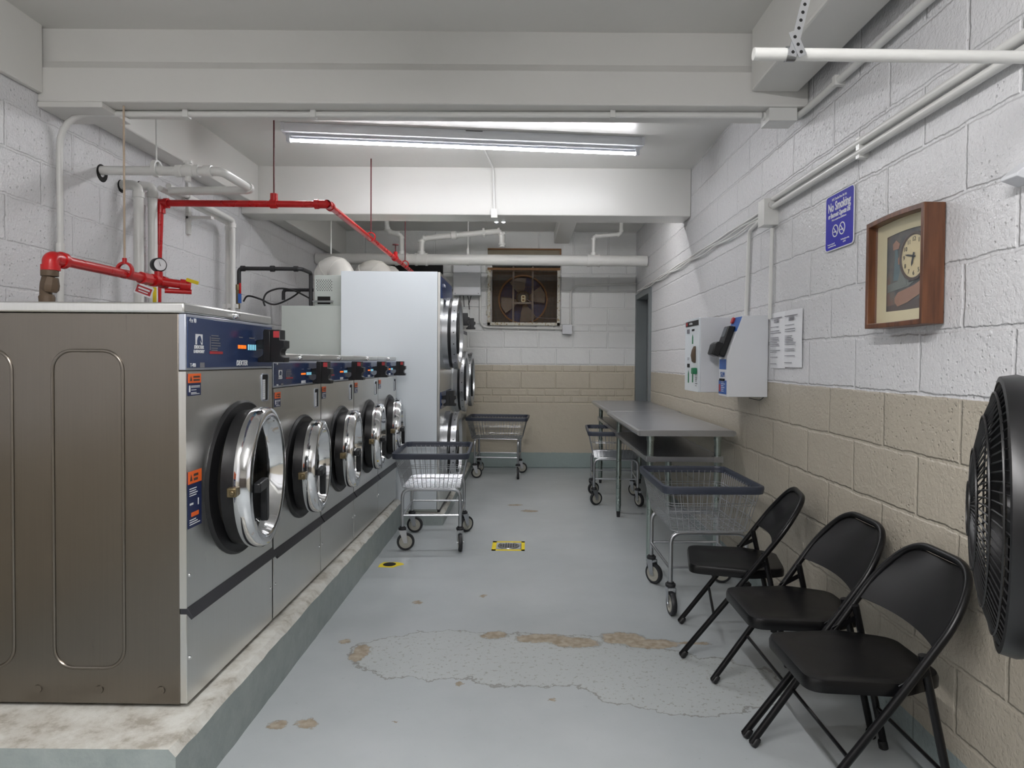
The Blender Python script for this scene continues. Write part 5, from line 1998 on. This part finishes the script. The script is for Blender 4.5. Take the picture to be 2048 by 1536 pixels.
# red pipe, upper run: up, across, and away to the back
yr = 3.98
a = at(321, 404, yr)
b = at(655, 411, yr)
zR = (a.z + b.z) / 2
yfar = 7.0
pipe('fire_pipe', 'red fire pipe crossing at ceiling height then running away over the dryers', 'pipe',
     [([(a.x, yr, zR - 0.03), (a.x, yr, zR), (b.x, yr, zR), (b.x - 0.01, yfar, zR), (b.x - 0.01, yfar + 0.01, 2.12)], 0.0195, 0.035)], M['pipe_red'],
     [('drop', M['pipe_red'], lambda mb: mb.tube([(a.x + 0.0, yr, zR), (a.x - 0.018, yr + 0.01, 1.85), (a.x - 0.03, yr + 0.02, 1.3)], [0.019, 0.017, 0.015], 14)),
      ('elbow', M['pipe_red'], lambda mb: [mb.lathe((a.x - 0.005, yr, zR), X, [(0.0, -0.026), (0.026, -0.02), (0.026, 0.03), (0.030, 0.03), (0.030, 0.052), (0.02, 0.052)], 16), mb.cyl((a.x, yr, zR - 0.06), (a.x, yr, zR), 0.027, 16)]),
      ('elbow', M['pipe_red'], lambda mb: [mb.lathe((b.x - 0.075, yr, zR), X, [(0.02, 0), (0.029, 0), (0.029, 0.022), (0.025, 0.022), (0.025, 0.075), (0.0, 0.10)], 16), mb.lathe((b.x, yr, zR), Y, [(0.025, -0.012), (0.025, 0.045), (0.029, 0.045), (0.029, 0.07), (0.02, 0.07)], 16)]),
      ('hanger', M['pipe_red'], lambda mb: [mb.lathe((at(548, 395, yr).x - 0.02, yr, zR), X, [(0.02, 0), (0.027, 0), (0.027, 0.04), (0.02, 0.04)], 16), mb.cyl((at(548, 395, yr).x, yr, zR + 0.015), (at(548, 395, yr).x, yr, zR + 0.06), 0.022, 14)]),
      ('hanger_rod', M['rod_red'], lambda mb: mb.cyl((at(548, 395, yr).x, yr, zR + 0.05), (at(548, 395, yr).x, yr, ZC), 0.005, 8)),
      ('hanger', M['pipe_red'], lambda mb: mb.lathe((b.x, 5.09, zR + 0.014), Y, [(0.028, -0.008), (0.036, -0.008), (0.036, 0.01), (0.028, 0.01), (0.028, -0.008)], 20)),
      ('hanger', M['pipe_red'], lambda mb: mb.lathe((b.x, 6.52, zR + 0.014), Y, [(0.028, -0.008), (0.036, -0.008), (0.036, 0.01), (0.028, 0.01), (0.028, -0.008)], 20)),
      ('valve_body', M['pipe_red'], lambda mb: [mb.lathe((b.x - 0.005, 6.02, zR), Y, [(0.02, 0), (0.03, 0), (0.03, 0.05), (0.02, 0.05)], 16), mb.cyl((b.x, 6.04, zR), (b.x, 6.04, zR + 0.055), 0.018, 12)]),
      ('valve_wheel', M['rod_red'], lambda mb: [mb.cyl((b.x, 6.04, zR + 0.05), (b.x, 6.04, zR + 0.12), 0.005, 8), mb.lathe((b.x, 6.04, zR + 0.115), Z, [(0.0, 0), (0.028, 0.0), (0.028, 0.008), (0.0, 0.008)], 16)]),
      ('hanger_rod', M['rod_red'], lambda mb: mb.cyl((b.x, 5.09, zR + 0.045), (b.x, 5.09, ZC), 0.005, 8)),
      ('hanger_rod', M['rod_red'], lambda mb: mb.cyl((b.x, 6.52, zR + 0.045), (b.x, 6.52, ZC), 0.005, 8))])

# gas piping to the dryers
yg = 5.0
a2, b2 = at(478, 537, yg), at(600, 538, yg)
pipe('gas_pipe', 'upper black iron gas pipe feeding the pale grey rear cabinet', 'pipe',
     [([(a2.x, yg, 1.70), (a2.x, yg, a2.z), (b2.x + 0.01, yg, a2.z), (b2.x + 0.01, yg + 0.22, a2.z), (b2.x + 0.01, yg + 0.22, 1.69)], 0.015, 0.03)], M['pipe_black'],
     [('fitting', M['pipe_black'], coupling((a2.x * 0.45 + b2.x * 0.55, yg, a2.z), X, 0.023, 0.03)), ('fitting', M['pipe_black'], coupling((a2.x + 0.03, yg, a2.z), X, 0.021, 0.03)),
      ('fitting', M['pipe_black'], coupling((b2.x - 0.03, yg, a2.z), X, 0.021, 0.03))])
pipe('gas_pipe', 'lower black iron gas pipe behind the pale grey rear cabinet', 'pipe',
     [([at(567, 600, 5.9), at(567, 580, 5.9), at(660, 580, 5.9)], 0.015, 0.03)], M['pipe_black'])
c1 = [at(487, 603, 5.1), at(496, 592, 5.1), at(520, 598, 5.1), at(548, 609, 5.15), at(580, 597, 5.3), at(600, 583, 5.4)]
c2 = [at(530, 612, 5.1), at(527, 600, 5.1), at(535, 585, 5.12), at(560, 577, 5.2), at(590, 582, 5.3), at(625, 600, 5.6)]


def smoothpath(pts, n=8):
    out = []
    p = [pts[0]] + list(pts) + [pts[-1]]
    for i in range(1, len(p) - 2):
        for k in range(n):
            t_ = k / n
            out.append(0.5 * ((2 * p[i]) + (p[i + 1] - p[i - 1]) * t_ + (2 * p[i - 1] - 5 * p[i] + 4 * p[i + 1] - p[i + 2]) * t_ ** 2 + (3 * p[i] - p[i - 1] - 3 * p[i + 1] + p[i + 2]) * t_ ** 3))
    out.append(p[-2])
    return out


pipe('hose', 'black hose with the lower curve behind the small washers', 'hose', [(smoothpath(c1), 0.007, 0)], M['rubber'], seg=8)
pipe('hose', 'black hose arching upward behind the small washers', 'hose', [(smoothpath(c2), 0.007, 0)], M['rubber'], seg=8)
t = thing('valve', 'small brass valve with red lever on the left wall pipe', 'valve', at(476, 580, 4.98))
mb = MB()
mb.cyl((0, 0, -0.14), (0, 0, 0.0), 0.014, 12)
mb.cyl((0, 0, 0.0), (0, 0, 0.04), 0.019, 8)
mb.build('valve_body', M['brass'], t)
mb = MB()
mb.box((0.015, -0.02, -0.03), (0.03, -0.01, 0.05))
mb.build('lever', M['pipe_red'], t, bevel=0.003)
mb = MB()
mb.box((0.012, -0.03, -0.10), (0.035, -0.02, -0.03))
mb.build('lever_tag', M['blue_print'], t)
pipe('hanger_rod', 'thin white rod hanging above the duct elbows', 'hanger rod', [([at(662, 508, 5.75), at(662, 508, 5.75) + V((0, 0, ZC - at(662, 508, 5.75).z))], 0.0055, 0)], M['pipe_white'], seg=8)

# hanging pole top right with perforated strap
yb_ = 1.60
a3 = at(1507, 108, yb_)
t = thing('hanging_pole', 'white pole hung from the ceiling by a perforated metal strap at top right', 'pole', (a3.x, yb_, a3.z))
mb = MB()
mb.tube([(0, 0, 0), (XR - a3.x - 0.003, 0, -0.004)], 0.0145, 20)
mb.build('pole', M['pipe_white'], t)
mb = MB()


def strap(p, q, wdt=0.02):
    p, q = V(p), V(q)
    d_ = (q - p).normalized()
    s_ = d_.cross(Y).normalized()
    mb.prism([p - s_ * wdt / 2, q - s_ * wdt / 2, q + s_ * wdt / 2, p + s_ * wdt / 2], (0, -0.0012, 0))
    n = int((q - p).length / 0.019)
    return [(p + d_ * (0.010 + 0.019 * i)) for i in range(n)]


hs = strap((0.085, -0.016, -0.012), (0.075 + 0.20, -0.016, ZC - a3.z))
hs += strap((0.110, -0.018, -0.012), (0.085, -0.018, 0.045))
mb.lathe((0.076, 0, 0), X, [(0.0155, 0), (0.0175, 0), (0.0175, 0.022), (0.0155, 0.022)], 20)
st = mb.build('perforated_strap', M['chrome_soft'], t)
mb = MB()
for h_ in hs:
    mb.lathe(h_ + V((0, -0.0014, 0)), -Y, [(0.0042, 0), (0, 0.0004)], 10)
mb.build('strap_hole', M['dark'], st)

# ------------------------------------------------------------------ wall fan in the back wall
yf = YB - 0.012
fx0, fx1 = at(975, 600, yf).x, at(1120, 600, yf).x
fz0, fz1 = at(1050, 651, yf).z, at(1050, 536, yf).z
t = thing('exhaust_fan', 'caged exhaust fan set in the back wall', 'fan', ((fx0 + fx1) / 2, YB, fz0))
O = V(((fx0 + fx1) / 2, YB, fz0))
hw_, fh = (fx1 - fx0) / 2, fz1 - fz0
fw = 0.035
mb = MB()
mb.box((-hw_, -0.03, 0), (-hw_ + fw, 0.0, fh))
mb.box((hw_ - fw, -0.03, 0), (hw_, 0.0, fh))
mb.box((-hw_, -0.03, 0), (hw_, 0.0, fw))
for zz_ in (0.12, fh - 0.06):
    mb.box((-hw_ - 0.015, -0.02, zz_), (-hw_, 0.0, zz_ + 0.05))
mb.build('frame', M['peel'], t, bevel=0.002)
mb = MB()
mb.box((-hw_, -0.032, fh - 0.028), (hw_, 0.0, fh))
lab(mb.build('top_bar', M['rust'], t), 'rusty top bar')
mb = MB()
n = 46
for i in range(n + 1):
    x = -hw_ + fw + (2 * hw_ - 2 * fw) * i / n
    mb.tube([(x, -0.02, fw), (x, -0.02, fh - 0.028)], 0.0011, 4, cap=False)
m2 = int(n * (fh - 0.06) / (2 * hw_ - 0.07))
for i in range(m2 + 1):
    z = fw + (fh - 0.028 - fw) * i / m2
    mb.tube([(-hw_ + fw, -0.0185, z), (hw_ - fw, -0.0185, z)], 0.0011, 4, cap=False)
lab(mb.build('wire_mesh', M['rust'], t), 'rusty wire mesh')
# venturi plate
M['blue_haze'] = simple('faded_blue_sheet', (46, 66, 104), 0.5, 0.2, 0.4, 7)
fcx, fcz, fr_ = -0.01, fh * 0.47, 0.285
mb = MB()
seg = 48
ringv = [V((fcx + fr_ * math.cos(2 * math.pi * k / seg), 0.14, fcz + fr_ * math.sin(2 * math.pi * k / seg))) for k in range(seg)]
sq = []
X0, X1, Z0, Z1 = FX0 - O.x + 0.002, FX1 - O.x - 0.002, FZ0 - O.z + 0.002, FZ1 - O.z - 0.002
for k in range(seg):
    a = 2 * math.pi * k / seg
    dx, dz = math.cos(a), math.sin(a)
    tx = (X1 - fcx) / dx if dx > 1e-6 else ((X0 - fcx) / dx if dx < -1e-6 else 1e9)
    tz = (Z1 - fcz) / dz if dz > 1e-6 else ((Z0 - fcz) / dz if dz < -1e-6 else 1e9)
    q_ = min(tx, tz)
    sq.append(V((fcx + dx * q_, 0.14, fcz + dz * q_)))
for cx_, cz_ in ((X0, Z0), (X1, Z0), (X1, Z1), (X0, Z1)):
    k = min(range(seg), key=lambda i: (sq[i] - V((cx_, 0.14, cz_))).length)
    sq[k] = V((cx_, 0.14, cz_))
mb.rings([sq, ringv, [p + V((0, 0.06, 0)) for p in ringv]], cap=False)
mb.build('fan_plate', M['housing'], t)
mb = MB()
mb.lathe((fcx, 0.13, fcz), Y, [(fr_ + 0.012, 0), (fr_ + 0.012, -0.012), (fr_ - 0.006, -0.012), (fr_ - 0.006, 0.06)], 48)
mb.build('fan_ring', M['rust'], t)
mb = MB()
mb.box((X0, 0.26, Z0), (X1, 0.27, Z1))
mb.build('shutter', M['blue_haze'], t)
mb = MB()
for k in range(4):
    th = 2 * math.pi * k / 4 + R(195)
    inner, outer = 0.06, fr_ - 0.02
    pts = []
    for r_, w1 in ((inner, 0.25), (0.16, 0.42), (outer, 0.40)):
        pts.append((r_, w1))
    A = [V((fcx + r_ * math.cos(th + w1), 0.15, fcz + r_ * math.sin(th + w1))) for r_, w1 in pts]
    B = [V((fcx + r_ * math.cos(th - w1), 0.19, fcz + r_ * math.sin(th - w1))) for r_, w1 in reversed(pts)]
    C_ = V((fcx + (outer + 0.012) * math.cos(th), 0.17, fcz + (outer + 0.012) * math.sin(th)))
    mb.prism(A + [C_] + B, (0, 0.003, 0))
mb.build('blades', M['blade'], t)
mb = MB()
mb.lathe((fcx, 0.16, fcz + 0.02), -Y, [(0.085, -0.03), (0.085, 0.06), (0.07, 0.09), (0.03, 0.10), (0, 0.10)], 28)
mb.build('motor', M['housing'], t)
mb = MB()
plate(mb, (fcx + 0.005, 0.055, fcz + 0.005), X, Z, 0.055, 0.085, 0.003, 0.02)
mp = mb.build('motor_plate', M['cream'], t)
mb = MB()
for dz in (-0.018, 0.018):
    mb.lathe((fcx + 0.005, 0.0515, fcz + 0.005 + dz), -Y, [(0.012, 0), (0, 0.001)], 14)
mb.build('terminal_hole', M['rust'], mp)
for sx in (-0.115, 0.115):
    mb = MB()
    mb.box((fcx + sx - 0.011, 0.06, Z0), (fcx + sx + 0.011, 0.08, Z1))
    mb.build('support_bar', M['blade'], t, bevel=0.002)
mb = MB()
mb.box((fcx - 0.105, 0.062, fcz - 0.06), (fcx + 0.105, 0.078, fcz - 0.035))
mb.build('cross_bar', M['blade'], t, bevel=0.002)
mb = MB()
mb.tube(smoothpath([V((fcx + 0.04, 0.05, fcz)), V((fcx + 0.10, 0.045, fcz - 0.05)), V((fcx + 0.12, 0.045, fcz - 0.16)), V((fcx + 0.18, 0.04, fcz - 0.22)), V((hw_ - fw, 0.03, fcz - 0.23))]), 0.004, 6)
mb.build('power_cord', M['grey_ink'], t)
# boarded strip above the fan
t = thing('transom_board', 'weathered panel strip above the exhaust fan, behind the thick pipe', 'panel', ((fx0 + fx1) / 2, YB, fz1 + 0.06))
mb = MB()
mb.box((-hw_, -0.015, 0.0), (hw_, 0.0, 0.15))
mb.build('board', simple('weathered_board', (140, 130, 112), 0.7, 0, 0.2), t, bevel=0.002)
mb = MB()
mb.box((-hw_, -0.028, 0.15), (hw_ + 0.01, 0.0, 0.168))
mb.box((hw_ - 0.006, -0.028, 0.0), (hw_ + 0.01, 0.0, 0.15))
mb.build('board_trim', M['rust'], t, bevel=0.002)

# ------------------------------------------------------------------ floor drain and tape
cdn = at_z(1017, 1092, 0)
t = thing('floor_drain', 'round perforated floor drain ringed with yellow tape', 'drain', (cdn.x, cdn.y, 0))
mb = MB()
hw2, hd2 = 0.112, 0.115
for a_, b_ in (((-hw2, -hd2), (hw2, -hd2 + 0.028)), ((-hw2, hd2 - 0.028), (hw2, hd2)), ((-hw2, -hd2), (-hw2 + 0.028, hd2)), ((hw2 - 0.024, -hd2), (hw2, hd2))):
    mb.box((a_[0], a_[1], 0.0), (b_[0], b_[1], 0.0012))
lab(mb.build('tape', M['yellow'], t), 'yellow tape square')
mb = MB()
mb.lathe((0, 0, 0), Z, [(0.075, 0.0), (0.073, 0.005), (0.066, 0.006), (0.064, 0.004), (0, 0.004)], 32)
mb.build('grate', M['chrome_soft'], t)
mb = MB()
for i in range(-3, 4):
    for j in range(-3, 4):
        if i * i + j * j <= 10:
            mb.lathe((i * 0.017, j * 0.017, 0.0042), Z, [(0.0055, 0), (0, 0.0002)], 10)
mb.build('drain_hole', M['dark'], t)
mb = MB()
mb.box((-0.085, -0.09, 0.0012), (0.085, -0.082, 0.004))
mb.box((0.082, -0.09, 0.0012), (0.088, 0.05, 0.004))
mb.build('edge_strip', M['chrome_soft'], t)
ch = at_z(779, 1129, 0)
t = thing('floor_hole', 'small dark floor hole on worn yellow tape beside the curb', 'drain', (ch.x, ch.y, 0))
mb = MB()
pts = [(-0.060, -0.055), (0.035, -0.062), (0.055, -0.03), (0.090, 0.0), (0.075, 0.03), (0.04, 0.045), (-0.045, 0.045), (-0.06, 0.0)]
mb.prism([V((a_, b_, 0)) for a_, b_ in pts], (0, 0, 0.0012))
mb.build('tape', M['yellow'], t)
mb = MB()
mb.lathe((0.0, 0.0, 0.0014), Z, [(0.040, 0), (0.036, 0.0006), (0, 0.0006)], 20)
mb.build('hole', M['dark'], t)
